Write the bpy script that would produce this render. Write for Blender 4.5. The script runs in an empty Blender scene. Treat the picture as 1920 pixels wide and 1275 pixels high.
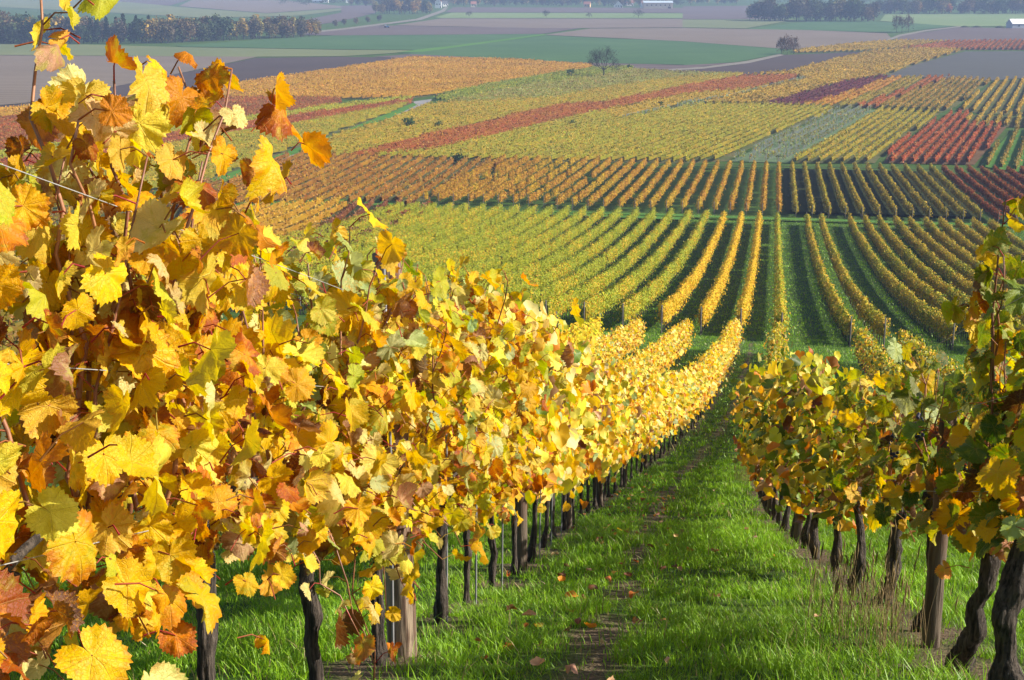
import bpy, bmesh, math, random
import numpy as np
from mathutils import Vector

# ---------------------------------------------------------------- camera, light, air
S = bpy.context.scene
COL = S.collection
R = math.radians
PITCH = R(14.6)
F = 2667.0                                   # focal length in photo pixels (1920 wide) = 50 mm
cam = bpy.data.cameras.new('camera'); cam.sensor_width = 36; cam.lens = 50.0
cam.clip_start = .05; cam.clip_end = 20000
camo = bpy.data.objects.new('camera', cam); COL.objects.link(camo)
camo.location = (0, 0, 0); camo.rotation_euler = (R(90) - PITCH, 0, 0)
S.camera = camo

SUN_AZ, SUN_EL = R(93), R(32)                # azimuth clockwise from the view direction
W = bpy.data.worlds.new('World'); S.world = W; W.use_nodes = True
nt = W.node_tree; nt.nodes.clear()
sky = nt.nodes.new('ShaderNodeTexSky'); sky.sky_type = 'NISHITA'; sky.sun_disc = False
sky.sun_elevation = SUN_EL; sky.sun_rotation = SUN_AZ; sky.air_density = 1.0; sky.dust_density = 1.5
bg = nt.nodes.new('ShaderNodeBackground'); bg.inputs['Strength'].default_value = .088
wo = nt.nodes.new('ShaderNodeOutputWorld')
nt.links.new(sky.outputs[0], bg.inputs[0]); nt.links.new(bg.outputs[0], wo.inputs[0])
sd = bpy.data.lights.new('sun', 'SUN'); sd.energy = 5.0; sd.angle = R(.5); sd.color = (1, .93, .80)
so = bpy.data.objects.new('sun', sd); COL.objects.link(so)
sunv = Vector((math.sin(SUN_AZ) * math.cos(SUN_EL), math.cos(SUN_AZ) * math.cos(SUN_EL), math.sin(SUN_EL)))
so.rotation_euler = sunv.to_track_quat('Z', 'Y').to_euler(); so.location = sunv * 50
S.view_settings.view_transform = 'Standard'; S.view_settings.look = 'None'
S.view_settings.exposure = .88; S.view_settings.gamma = 1; S.view_settings.use_curve_mapping = False
S.render.engine = 'CYCLES'
cy = S.cycles
cy.max_bounces = 6; cy.diffuse_bounces = 3; cy.glossy_bounces = 2; cy.transmission_bounces = 3
cy.transparent_max_bounces = 4; cy.volume_bounces = 0
cy.use_adaptive_sampling = True; cy.adaptive_threshold = .015; cy.caustics_reflective = False
cy.use_denoising = True
HAZE_DENSITY = .00022


# ---------------------------------------------------------------- terrain: u runs down the rows, w across them
AZ = R(10.4); SA, CA = math.sin(AZ), math.cos(AZ)
cp, sp = math.cos(PITCH), math.sin(PITCH)

def pchip(xs, ys):
    xs = np.array(xs, float); ys = np.array(ys, float)
    h = np.diff(xs); d = np.diff(ys) / h; m = np.zeros(len(xs))
    for i in range(1, len(xs) - 1):
        if d[i-1] * d[i] > 0:
            a, b = 2 * h[i] + h[i-1], h[i] + 2 * h[i-1]
            m[i] = (a + b) / (a / d[i-1] + b / d[i])
    m[0], m[-1] = d[0], d[-1]
    def f(x):
        x = np.asarray(x, float); i = np.clip(np.searchsorted(xs, x) - 1, 0, len(xs) - 2)
        t = np.clip((x - xs[i]) / h[i], 0, 1)
        return (2*t**3 - 3*t**2 + 1)*ys[i] + (t**3 - 2*t**2 + t)*h[i]*m[i] + (-2*t**3 + 3*t**2)*ys[i+1] + (t**3 - t**2)*h[i]*m[i+1]
    return f

_drop = pchip([-400, -40, -6, -2, 0, 10, 20, 30, 45, 60, 77, 90, 110, 150, 200, 250, 295, 350, 420, 600, 900, 1500, 2500, 9000],
              [.40, .40, .45, .68, 1.10, 4.38, 7.65, 10.6, 14.4, 17.5, 20.6, 22.9, 26.1, 31.0, 35.2, 37.5, 38.9, 40.0, 41.2, 43.3, 45.2, 46.5, 47, 47.3])

def UW(x, y): return x*SA + y*CA, x*CA - y*SA
def XY(u, w): return u*SA + w*CA, u*CA - w*SA

def drop(u, w):
    u = np.asarray(u, float); w = np.asarray(w, float)
    fade = np.clip((40 - u) / 28, 0, 1) * np.clip((u + 8) / 8, 0, 1)
    return _drop(u) - .055 * np.clip(w + .4, -4, 4) * fade

def gz(x, y):
    u, w = UW(np.asarray(x, float), np.asarray(y, float)); return -drop(u, w)

def slope(u): return float((_drop(u + .5) - _drop(u - .5)))

_ts = np.concatenate([np.linspace(.5, 60, 300), np.geomspace(60, 9000, 700)])
def at(px, py):
    """Ground point seen at a pixel of the photograph."""
    v = (py - 637.5) / F; d = np.array([(px - 960) / F, cp - v*sp, -(sp + v*cp)])
    g = lambda t: t*d[2] - gz(t*d[0], t*d[1])
    k = int(np.argmax(g(_ts) < 0)); lo, hi = _ts[k-1], _ts[k]
    for _ in range(36):
        m = (lo + hi) / 2
        if g(m) < 0: hi = m
        else: lo = m
    return np.array([hi*d[0], hi*d[1]])

offx = pchip([-5, 0, 2.8, 7.4, 18.5, 27, 45, 75, 90, 400], [.5, .42, .26, 0, -.6, -.75, -.42, -.05, .05, .05])

def vnoise(x, y, s, seed=0):
    """Smooth value noise 0..1."""
    x = np.asarray(x, float) / s; y = np.asarray(y, float) / s
    xi = np.floor(x).astype(np.int64); yi = np.floor(y).astype(np.int64); fx = x - xi; fy = y - yi
    fx = fx*fx*(3 - 2*fx); fy = fy*fy*(3 - 2*fy)
    def h(a, b):
        n = (a*374761393 + b*668265263 + seed*974634777) & 0x7fffffff
        n = ((n ^ (n >> 13)) * 1274126177) & 0x7fffffff
        return ((n ^ (n >> 16)) & 0xffff) / 65535.
    return (h(xi, yi)*(1-fx) + h(xi+1, yi)*fx)*(1-fy) + (h(xi, yi+1)*(1-fx) + h(xi+1, yi+1)*fx)*fy

# ---------------------------------------------------------------- mesh helpers
class MB:
    """Collects vertices, faces and point attributes; build() links them as ONE mesh object."""
    def __init__(self): self.v = []; self.f = []; self.a = {}; self.n = 0
    def add(self, v, faces, **attrs):
        v = np.asarray(v, float).reshape(-1, 3)
        for f in faces: self.f.append(np.asarray(f, np.int64) + self.n)
        self.v.append(v)
        for k, val in attrs.items(): self.a.setdefault(k, []).append(np.asarray(val, float).reshape(len(v), -1))
        self.n += len(v)
    def mesh(self, name, smooth=True):
        me = bpy.data.meshes.new(name)
        if not self.n: return me
        V = np.concatenate(self.v); me.vertices.add(len(V)); me.vertices.foreach_set('co', V.ravel())
        sizes = np.concatenate([np.full(len(f), f.shape[1]) for f in self.f])
        idx = np.concatenate([f.ravel() for f in self.f])
        me.loops.add(len(idx)); me.loops.foreach_set('vertex_index', idx.astype(np.int32))
        me.polygons.add(len(sizes)); st = np.concatenate([[0], np.cumsum(sizes)[:-1]])
        me.polygons.foreach_set('loop_start', st.astype(np.int32))
        me.polygons.foreach_set('use_smooth', np.full(len(sizes), smooth))
        for k, parts in self.a.items():
            A_ = np.concatenate(parts)
            if len(A_) != len(V): continue
            t = {1: 'FLOAT', 3: 'FLOAT_VECTOR', 4: 'FLOAT_COLOR'}[A_.shape[1]]
            at_ = me.attributes.new(k, t, 'POINT')
            at_.data.foreach_set({1: 'value', 3: 'vector', 4: 'color'}[A_.shape[1]], A_.astype(np.float32).ravel())
        me.update(calc_edges=True); me.validate(); return me
    def build(self, name, m, parent=None, loc=None, smooth=True):
        o = bpy.data.objects.new(name, self.mesh(name, smooth)); o.data.materials.append(m); COL.objects.link(o)
        if parent: o.parent = parent
        if loc is not None: o.location = loc
        return o

def tag(o, label, cat, group=None, kind=None):
    o['label'] = label; o['category'] = cat
    if group: o['group'] = group
    if kind: o['kind'] = kind
    return o

def empty(name, loc, label, cat, group=None, rz=0):
    o = bpy.data.objects.new(name, None); COL.objects.link(o); o.empty_display_size = .2
    o.location = loc; o.rotation_euler = (0, 0, rz); return tag(o, label, cat, group)

def copy_tree(o, parent=None):
    c = o.copy(); COL.objects.link(c); c.parent = parent
    for ch in [x for x in o.children]: copy_tree(ch, c)
    return c

def tube(mb, P, rad, sides=6, bump=0, rg=None, cap=True, **attrs):
    P = np.asarray(P, float); n = len(P); rad = np.broadcast_to(np.asarray(rad, float), (n,))
    T = np.gradient(P, axis=0); T /= np.linalg.norm(T, axis=1)[:, None] + 1e-9
    ref = np.array([1., 0, 0]) if abs(T[:, 0]).mean() < .8 else np.array([0, 1., 0])
    A_ = np.cross(T, ref); A_ /= np.linalg.norm(A_, axis=1)[:, None] + 1e-9; B = np.cross(T, A_)
    th = np.arange(sides) * 2*math.pi / sides
    rr = np.repeat(rad[:, None], sides, 1)
    if bump: rr = rr * (1 + bump * (rg.random((n, sides)) - .5) * 2)
    V = P[:, None] + rr[..., None] * (np.cos(th)[None, :, None]*A_[:, None] + np.sin(th)[None, :, None]*B[:, None])
    i = np.arange(n-1)[:, None]*sides; j = np.arange(sides)[None]; k = (j+1) % sides
    q = np.stack([i+j, i+k, i+sides+k, i+sides+j], -1).reshape(-1, 4)
    V = V.reshape(-1, 3); fs = [q]
    if cap:
        fs.append(np.stack([np.full(sides-2, (n-1)*sides), (n-1)*sides + np.arange(1, sides-1), (n-1)*sides + np.arange(2, sides)], -1))
    mb.add(V, fs, **{k_: np.repeat(np.asarray(a_, float)[None], len(V), 0) for k_, a_ in attrs.items()})

def box(mb, c, s, rz=0):
    x, y, z = np.array(s) / 2.; V = np.array([[a*x, b*y, d*z] for d in (-1, 1) for b in (-1, 1) for a in (-1, 1)])
    ca, sa = math.cos(rz), math.sin(rz)
    V = np.stack([V[:, 0]*ca - V[:, 1]*sa, V[:, 0]*sa + V[:, 1]*ca, V[:, 2]], 1) + np.array(c)
    mb.add(V, [np.array([[0, 2, 3, 1], [4, 5, 7, 6], [0, 1, 5, 4], [2, 6, 7, 3], [0, 4, 6, 2], [1, 3, 7, 5]])])

# ---------------------------------------------------------------- materials
class NB:
    def __init__(self, name):
        self.m = bpy.data.materials.new(name); self.m.use_nodes = True; self.t = self.m.node_tree
        self.t.nodes.clear(); self.out = self.t.nodes.new('ShaderNodeOutputMaterial')
    def n(self, typ, ins=None, **props):
        x = self.t.nodes.new('ShaderNode' + typ)
        for k, v in props.items(): setattr(x, k, v)
        for k, v in (ins or {}).items():
            s = x.inputs[k]
            if isinstance(v, bpy.types.NodeSocket): self.t.links.new(v, s)
            else: s.default_value = v
        return x
    def math(self, op, a, b=0, c=0, clamp=False): return self.n('Math', {0: a, 1: b, 2: c}, operation=op, use_clamp=clamp).outputs[0]
    def mix(self, f, a, b, mode='MIX'):
        return self.n('Mix', {0: f, 6: a, 7: b}, data_type='RGBA', blend_type=mode).outputs[2]
    def ramp(self, v, lo, hi, a=0., b=1.): return self.n('MapRange', {0: v, 1: lo, 2: hi, 3: a, 4: b}, interpolation_type='SMOOTHSTEP').outputs[0]
    def noise(self, vec, scale, detail=3, rough=.55, dist=0): 
        ins = {'Scale': scale, 'Detail': detail, 'Roughness': rough, 'Distortion': dist}
        if vec is not None: ins['Vector'] = vec
        return self.n('TexNoise', ins)
    def attr(self, name): return self.n('Attribute', attribute_name=name)
    def done(self, shader): self.t.links.new(shader, self.out.inputs[0]); return self.m

def rgb(c): return (c[0], c[1], c[2], 1)

def leaf_material(name, detailed, trans=.38, rough=.5, sat=1.):
    b = NB(name); c1 = b.attr('Col'); c2 = b.attr('Col2'); lf = b.attr('lf').outputs['Vector']
    dry = c1.outputs['Alpha']; rnd = c2.outputs['Alpha']
    if not detailed:
        col = b.n('HueSaturation', {'Saturation': sat, 'Color': c1.outputs['Color']}).outputs[0]; nrm = None
    else:
        s = b.n('SeparateXYZ', {0: lf}); x = b.math('ABSOLUTE', s.outputs[0]); y = s.outputs[1]; e = s.outputs[2]
        off = b.n('CombineXYZ', {0: b.math('MULTIPLY', rnd, 91.), 1: b.math('MULTIPLY', rnd, 57.), 2: b.math('MULTIPLY', rnd, 23.)}).outputs[0]
        flat = b.n('CombineXYZ', {0: s.outputs[0], 1: y, 2: 0}).outputs[0]
        p = b.n('VectorMath', {0: flat, 1: off}, operation='ADD').outputs[0]
        n1 = b.noise(p, 1.6, 4, .6).outputs['Fac']; n2 = b.noise(p, 9., 3, .6).outputs['Fac']; n3 = b.noise(p, 22, 2).outputs['Fac']
        k = b.math('ADD', b.math('MULTIPLY', e, .42), b.math('MULTIPLY', n1, 1.25))
        k = b.math('ADD', k, b.math('MULTIPLY', n2, .35))
        thr = b.math('SUBTRACT', 1.62, b.math('MULTIPLY', dry, .95))
        fac = b.ramp(b.math('SUBTRACT', k, thr), -.12, .2)
        col = b.mix(fac, c1.outputs['Color'], c2.outputs['Color'])
        grn = b.math('MULTIPLY', b.ramp(n1, .5, .36, 0., .55), b.ramp(rnd, .45, .7)); col = b.mix(grn, col, rgb((.40, .42, .04)))
        org = b.math('MULTIPLY', b.ramp(n2, .5, .68, 0., .6), b.ramp(rnd, .5, .25)); col = b.mix(org, col, rgb((.72, .30, .015)))
        # brown rim and specks
        rim = b.ramp(b.math('ADD', b.math('MULTIPLY', e, 1.), b.math('MULTIPLY', n2, .9)), 1.44, 1.64, 0., .62)
        col = b.mix(rim, col, rgb((.20, .065, .02)))
        spk = b.ramp(n3, .68, .75, 0, .65); col = b.mix(spk, col, rgb((.22, .08, .02)))
        vein = None
        for ang in (0, 51, 104):
            a = R(ang); d = b.math('ABSOLUTE', b.math('SUBTRACT', b.math('MULTIPLY', x, math.cos(a)), b.math('MULTIPLY', y, math.sin(a))))
            al = b.math('ADD', b.math('MULTIPLY', x, math.sin(a)), b.math('MULTIPLY', y, math.cos(a)))
            m_ = b.math('MULTIPLY', b.ramp(d, .005, .022, 1., 0.), b.ramp(al, 0, .05))
            vein = m_ if vein is None else b.math('MAXIMUM', vein, m_)
        vo = b.n('TexVoronoi', {'Vector': p, 'Scale': 7.5}, feature='DISTANCE_TO_EDGE').outputs['Distance']
        net = b.ramp(vo, .0, .07, 1., 0.)
        col = b.mix(b.math('MULTIPLY', vein, .30), col, b.mix(.5, col, rgb((.72, .62, .22))))
        col = b.mix(b.math('MULTIPLY', net, .16), col, rgb((.50, .40, .10)))
        h = b.math('ADD', b.math('MULTIPLY', vein, -.9), b.math('MULTIPLY', net, -.35))
        h = b.math('ADD', h, b.math('MULTIPLY', n2, 1.2))
        nrm = b.n('Bump', {'Strength': .55, 'Distance': .004, 'Height': h}).outputs[0]
    geo = b.n('NewGeometry')
    back = b.mix(b.math('MULTIPLY', geo.outputs['Backfacing'], .18), col, rgb((.72, .54, .24)))
    if detailed: back = b.n('HueSaturation', {'Saturation': 1.03, 'Color': back}).outputs[0]
    ins = {'Base Color': back, 'Roughness': rough, 'Specular IOR Level': .32}
    if nrm: ins['Normal'] = nrm
    pr = b.n('BsdfPrincipled', ins).outputs[0]
    hs = b.n('HueSaturation', {'Saturation': 1.18, 'Value': 1.0, 'Color': col}).outputs[0]
    ti = {'Color': hs}
    if nrm: ti['Normal'] = nrm
    tr = b.n('BsdfTranslucent', ti).outputs[0]
    return b.done(b.n('MixShader', {0: trans, 1: pr, 2: tr}).outputs[0])

def simple(name, c1, c2, scale, rough=.8, bump=0, stretch=(1, 1, 1), detail=5, c3=None, spec=.3):
    b = NB(name); tc = b.n('TexCoord').outputs['Object']
    mp = b.n('Mapping', {0: tc, 3: stretch}).outputs[0]
    n1 = b.noise(mp, scale, detail, .62).outputs['Fac']
    col = b.mix(b.ramp(n1, .3, .7), rgb(c1), rgb(c2))
    if c3 is not None:
        n2 = b.noise(mp, scale * .23, 3).outputs['Fac']; col = b.mix(b.ramp(n2, .45, .7), col, rgb(c3))
    ins = {'Base Color': col, 'Roughness': rough, 'Specular IOR Level': spec}
    if bump: ins['Normal'] = b.n('Bump', {'Strength': 1., 'Distance': bump, 'Height': n1}).outputs[0]
    return b.done(b.n('BsdfPrincipled', ins).outputs[0])

M = {}
M['leaf_near'] = leaf_material('vine_leaf', True, .46)
M['leaf_mid'] = leaf_material('vine_leaf_plain', False, .36)
M['leaf_far'] = leaf_material('vineyard_leaf', False, .22, .7, 1.22)
M['bark'] = simple('vine_bark', (.010, .008, .007), (.105, .082, .066), 75, .9, .02, (1, 1, .12), 6)
M['bark_far'] = simple('dark_bark', (.02, .015, .012), (.05, .04, .03), 4)
M['wire'] = simple('galvanised_wire', (.24, .24, .24), (.34, .34, .33), 12, .45, 0)
M['wood_far'] = simple('weathered_post', (.12, .10, .085), (.22, .19, .16), 3)
M['metal_stake'] = simple('stake_metal', (.16, .16, .17), (.30, .30, .31), 40, .45, 0, (1, 1, .1))
M['grape'] = simple('dark_grape', (.012, .012, .03), (.05, .05, .10), 25, .45)

def cane_mat():
    b = NB('vine_cane'); c = b.attr('Col').outputs['Color']; tc = b.n('TexCoord').outputs['Object']
    n = b.noise(b.n('Mapping', {0: tc, 3: (1, 1, .25)}).outputs[0], 60, 4).outputs['Fac']
    col = b.mix(b.ramp(n, .3, .75, 0, .6), c, rgb((.10, .045, .03)))
    return b.done(b.n('BsdfPrincipled', {'Base Color': col, 'Roughness': .5}).outputs[0])
M['cane'] = cane_mat()

def wood_mat(name, k):
    b = NB(name); tc = b.n('TexCoord').outputs['Object']
    mp = b.n('Mapping', {0: tc, 3: (1, 1, .11)}).outputs[0]
    w = b.n('TexWave', {'Vector': mp, 'Scale': 9., 'Distortion': 9., 'Detail': 3., 'Detail Scale': 1.6}, wave_type='RINGS', rings_direction='Z').outputs['Fac']
    n = b.noise(b.n('Mapping', {0: tc, 3: (1, 1, .06)}).outputs[0], 70, 5, .7).outputs['Fac']
    z = b.n('SeparateXYZ', {0: tc}).outputs[2]
    col = b.mix(b.ramp(w, .2, .9), rgb((.40*k, .30*k, .21*k)), rgb((.17*k, .10*k, .065*k)))
    col = b.mix(b.ramp(n, .5, .72, 0, .8), col, rgb((.06, .04, .03)))
    col = b.mix(b.ramp(b.math('ADD', z, b.math('MULTIPLY', n, .25)), .45, .75), col, b.mix(.5, col, rgb((.12, .045, .03))))  # shadow of the leaves painted in: darker brown towards the top
    bp = b.n('Bump', {'Strength': .9, 'Distance': .006, 'Height': b.math('SUBTRACT', w, b.math('MULTIPLY', n, 1.4))}).outputs[0]
    return b.done(b.n('BsdfPrincipled', {'Base Color': col, 'Roughness': .75, 'Normal': bp}).outputs[0])
M['wood'] = wood_mat('split_wood', .72); M['wood_grey'] = wood_mat('old_grey_wood', .3)

def ground_mat():
    b = NB('vineyard_floor'); tc = b.n('TexCoord').outputs['Object']; soil = b.attr('soil').outputs['Fac']
    n1 = b.noise(tc, .35, 5).outputs['Fac']; n2 = b.noise(tc, 6, 5, .7).outputs['Fac']; n3 = b.noise(tc, 40, 3, .7).outputs['Fac']
    g = b.mix(b.ramp(n2, .3, .7), rgb((.030, .068, .007)), rgb((.075, .14, .014)))
    g = b.mix(b.ramp(n1, .55, .75, 0, .4), g, rgb((.10, .11, .03)))
    st = b.noise(b.n('Mapping', {0: tc, 2: (0, 0, AZ), 3: (.28, 1.5, 1)}).outputs[0], 1., 4, .6).outputs['Fac']
    g = b.mix(b.ramp(st, .38, .66, .55, 0.), g, rgb((.012, .034, .005)))  # shadow streaks of the uneven mown grass, painted into the floor colour
    s = b.mix(b.ramp(n3, .35, .7), rgb((.06, .042, .026)), rgb((.19, .135, .085)))
    col = b.mix(soil, g, s)
    h = b.math('ADD', b.math('MULTIPLY', n2, 1.), b.math('ADD', b.math('MULTIPLY', n3, .35), b.math('MULTIPLY', st, 3.)))
    bp = b.n('Bump', {'Strength': .8, 'Distance': .09, 'Height': h}).outputs[0]
    return b.done(b.n('BsdfPrincipled', {'Base Color': col, 'Roughness': .9, 'Specular IOR Level': .15, 'Normal': bp}).outputs[0])
M['ground'] = ground_mat()

def grass_mat():
    b = NB('grass_blade'); c = b.attr('Col').outputs['Color']
    pr = b.n('BsdfPrincipled', {'Base Color': c, 'Roughness': .45, 'Specular IOR Level': .3}).outputs[0]
    tr = b.n('BsdfTranslucent', {'Color': c}).outputs[0]
    return b.done(b.n('MixShader', {0: .35, 1: pr, 2: tr}).outputs[0])
M['grass'] = grass_mat()

def field_mat(name, c1, c2, scale=.06, lines=None, bump=0, fine=1.2):
    """A field: broad noise, fine noise and (lines = direction in degrees, spacing in m) drilled or ploughed lines."""
    b = NB(name); tc = b.n('TexCoord').outputs['Object']
    n1 = b.noise(tc, scale, 5, .65).outputs['Fac']; n2 = b.noise(tc, fine, 4, .7).outputs['Fac']
    k = b.math('ADD', b.math('MULTIPLY', n1, .5), b.math('MULTIPLY', n2, .5))
    if lines:
        mp = b.n('Mapping', {0: tc, 2: (0, 0, -lines[0])}).outputs[0]
        w = b.n('TexWave', {'Vector': mp, 'Scale': .314 / lines[1], 'Distortion': .6, 'Detail': 2., 'Detail Scale': .3}, bands_direction='Y').outputs['Fac']
        k = b.math('ADD', b.math('MULTIPLY', k, .75), b.math('MULTIPLY', w, .25))
    col = b.mix(b.ramp(k, .36, .64), rgb(c1), rgb(c2))
    ins = {'Base Color': col, 'Roughness': .95, 'Specular IOR Level': .1}
    if bump: ins['Normal'] = b.n('Bump', {'Strength': .7, 'Distance': bump, 'Height': k}).outputs[0]
    return b.done(b.n('BsdfPrincipled', ins).outputs[0])

# ---------------------------------------------------------------- the ground sheet
us = np.concatenate([[-60, -25, -12], np.arange(-6, 1, 1.), np.arange(1, 32, .22), np.arange(32, 100, 1.5), np.arange(100, 300, 4), np.arange(300, 900, 20), np.arange(900, 2600, 80), np.arange(2600, 6601, 500)])
ws = np.concatenate([-np.geomspace(20, 3400, 26)[::-1], np.arange(-16, -7, 2.), np.arange(-6, 8, .2), np.arange(9, 20, 2.), np.geomspace(22, 3400, 26)])
UU, WW = np.meshgrid(us, ws, indexing='ij')
def soil_amount(u, w):
    wn = w - offx(np.clip(u, -5, 400)); d = np.minimum(abs(wn + 1.61), abs(wn - .753))
    n = vnoise(u, w, .55, 3) * .6 + vnoise(u, w, .17, 4) * .4
    under = np.clip(1 - d / .36, 0, 1) * .66
    track = np.clip(1 - abs(wn + .74) / .27, 0, 1) * .64
    s = np.clip((np.maximum(under, track) + n - .78) * 4.5, 0, 1)
    return s * np.clip((95 - u) / 10, 0, 1)
X_, Y_ = XY(UU, WW)
b_ = MB(); nu, nw = UU.shape
i = np.arange(nu-1)[:, None]*nw; j = np.arange(nw-1)[None]
lump = (vnoise(UU, WW, .5, 11) - .5) * .07 * ((UU > 1) & (UU < 32) & (abs(WW) < 8))
b_.add(np.stack([X_, Y_, -drop(UU, WW) + lump], -1), [np.stack([i+j, i+nw+j, i+nw+j+1, i+j+1], -1).reshape(-1, 4)],
       soil=np.where(abs(WW) < 14, soil_amount(UU, WW), 0).ravel())
ground = b_.build('ground', M['ground'])
tag(ground, 'grassy hillside falling away between the vine rows to a wide plain', 'ground', kind='structure')

# ---------------------------------------------------------------- leaves
def leaf_template(level):
    if level == 3:
        V = np.array([[0, -.1], [.55, .15], [0, 1], [-.55, .15]]); e = np.array([.3, 1, 1, 1.])
        return V, e, [np.array([[0, 1, 2, 3]])]
    ctrl_a = np.array([0, 14, 27, 40, 52, 66, 80, 94, 106, 122, 140, 158, 171, 180]) * math.pi / 180
    ctrl_r = np.array([1.0, .94, .83, .86, .94, .88, .78, .80, .85, .80, .73, .64, .47, .16])
    n = {0: 60, 1: 22, 2: 9}[level]
    a = (np.arange(n) + .5) / n * 2*math.pi - math.pi if level < 2 else np.array([-3.0, -2.2, -1.75, -.9, -.4, 0.0, .4, .9, 1.75])
    if level == 2: a = np.array([-2.7, -1.85, -.92, -.45, 0, .45, .92, 1.85, 2.7]); n = 9
    r = np.interp(abs(a), ctrl_a, ctrl_r)
    if level == 0: r = r * (1 + np.where(np.arange(n) % 2 == 0, .06, -.055))
    if level == 1: r = r * (1 + np.where(np.arange(n) % 2 == 0, .04, -.05))
    out = np.stack([np.sin(a)*r, np.cos(a)*r], 1)
    rings = {0: [.32, .66, 1.], 1: [.55, 1.], 2: [1.]}[level]
    V = [np.zeros((1, 2))]; e = [np.zeros(1)]
    for q in rings: V.append(out*q); e.append(np.full(n, q))
    V = np.concatenate(V); e = np.concatenate(e); j = np.arange(n - 1); fs = []
    fs.append(np.stack([np.zeros(n-1, int), 1 + j + 1, 1 + j], 1))
    for k in range(len(rings) - 1):
        A_ = 1 + k*n; B_ = A_ + n; fs.append(np.stack([A_ + j, A_ + j + 1, B_ + j + 1, B_ + j], 1))
    return V, e, fs
TPL = {l: leaf_template(l) for l in range(4)}

def norm(v): return v / (np.linalg.norm(v, axis=-1, keepdims=True) + 1e-9)

def leaves(mb, pos, nrm, tip, size, c1, c2, dry, curl, level, rg):
    """Adds one leaf per row of pos: blade normal nrm, tip direction tip, curl 0 flat .. 1 rolled and dry."""
    T, e, fs = TPL[level]; L = len(pos); nv = len(T)
    if L == 0: return
    x = np.repeat(T[None, :, 0], L, 0); y = np.repeat(T[None, :, 1], L, 0); z = np.zeros_like(x)
    lf = np.stack([x, y, np.repeat(e[None], L, 0)], -1)
    if level < 3:
        x = x * rg.uniform(.86, 1.14, (L, 1)); x = x + y*rg.normal(0, .08, (L, 1))
        r2 = x*x + y*y; th = np.arctan2(x, y)
        amp = 1 + .6*curl[:, None]
        z = rg.normal(.0, .16, (L, 1))*amp*r2 + rg.uniform(-.25, .35, (L, 1))*amp*abs(x)
        z += .11*amp*np.sin(3*th + rg.uniform(0, 6.3, (L, 1)))*r2 + .07*amp*np.sin(5*th + rg.uniform(0, 6.3, (L, 1)))*r2
        if level == 0:
            z += .075*np.sin(9*x + rg.uniform(0, 6.3, (L, 1)))*np.sin(8*y + rg.uniform(0, 6.3, (L, 1)))
            z += (.09*rg.random((L, 1)))*np.sin(13*th + rg.uniform(0, 6.3, (L, 1)))*r2
        z -= rg.uniform(.0, .38, (L, 1))*np.clip(y, 0, 2)**2
        ax = rg.uniform(-1, 1, (L, 1))*1.2                      # roll about a random axis
        k = (rg.uniform(.05, .55, (L, 1)) + curl[:, None]*2.6) * np.where(rg.random((L, 1)) < .5, -1, 1)
        ca, sa = np.cos(ax), np.sin(ax); p = x*ca + y*sa; q = -x*sa + y*ca
        kk = np.where(abs(k) < .02, .02, k); p2 = np.sin(kk*p)/kk*1.; z = z*np.cos(kk*p) + (1 - np.cos(kk*p))/kk
        x = p2*ca - q*sa; y = p2*sa + q*ca
    N = norm(nrm); tip = tip - (tip*N).sum(-1, keepdims=True)*N; Y = norm(tip); Xv = np.cross(Y, N)
    s = size[:, None, None]
    P = pos[:, None] + s*(x[..., None]*Xv[:, None] + y[..., None]*Y[:, None] + z[..., None]*N[:, None])
    o = (np.arange(L)*nv)[:, None, None]
    F_ = [(f[None] + o).reshape(-1, f.shape[1]) for f in fs]
    C1 = np.repeat(np.concatenate([c1, dry[:, None]], 1)[:, None], nv, 1)
    C2 = np.repeat(np.concatenate([c2, rg.random((L, 1))], 1)[:, None], nv, 1)
    kw = dict(Col=C1.reshape(-1, 4))
    if level == 0: kw.update(Col2=C2.reshape(-1, 4), lf=lf.reshape(-1, 3))
    mb.add(P.reshape(-1, 3), F_, **kw)

# leaf colours: (fresh colour, blotch colour, dryness, curl)
PAL = dict(
    yellow=((.78, .49, .020), (.70, .31, .02), .30, .10), gold=((.78, .42, .016), (.66, .23, .015), .40, .14),
    lemon=((.77, .60, .07), (.70, .42, .03), .22, .08), pale=((.76, .62, .24), (.62, .40, .10), .26, .14),
    orange=((.64, .23, .015), (.34, .075, .012), .60, .22), rust=((.42, .12, .02), (.16, .045, .015), .70, .40),
    tan=((.56, .33, .17), (.30, .13, .06), .65, .60), brown=((.17, .065, .03), (.07, .028, .015), .6, .65),
    lime=((.47, .46, .035), (.62, .40, .03), .28, .06), green=((.15, .22, .022), (.38, .34, .03), .30, .05),
    mint=((.42, .50, .20), (.50, .44, .08), .20, .05), olive=((.27, .25, .022), (.34, .19, .02), .42, .1),
    chart=((.40, .47, .028), (.55, .40, .03), .25, .05), dark=((.055, .10, .014), (.20, .19, .02), .25, .06), red=((.56, .09, .035), (.3, .03, .02), .5, .2),
    wine=((.16, .03, .055), (.08, .02, .03), .5, .2))
PK = list(PAL)
def pick(mix_, n, rg):
    ks = list(mix_); p = np.array([mix_[k] for k in ks], float); p /= p.sum()
    ix = rg.choice(len(ks), n, p=p)
    a = np.array([PAL[k][0] for k in ks])[ix]; b = np.array([PAL[k][1] for k in ks])[ix]
    d = np.array([PAL[k][2] for k in ks])[ix]; c = np.array([PAL[k][3] for k in ks])[ix]
    j = np.exp(rg.normal(0, .10, (n, 1))); hue = 1 + rg.normal(0, .05, (n, 3))
    return np.clip(a*j*hue, .004, .86), b*np.exp(rg.normal(0, .1, (n, 1))), np.clip(d + rg.normal(0, .14, n), 0, 1), np.clip(c + rg.normal(0, .06, n) + (rg.random(n) < .16)*rg.uniform(.15, .6, n), 0, .9)

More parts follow.
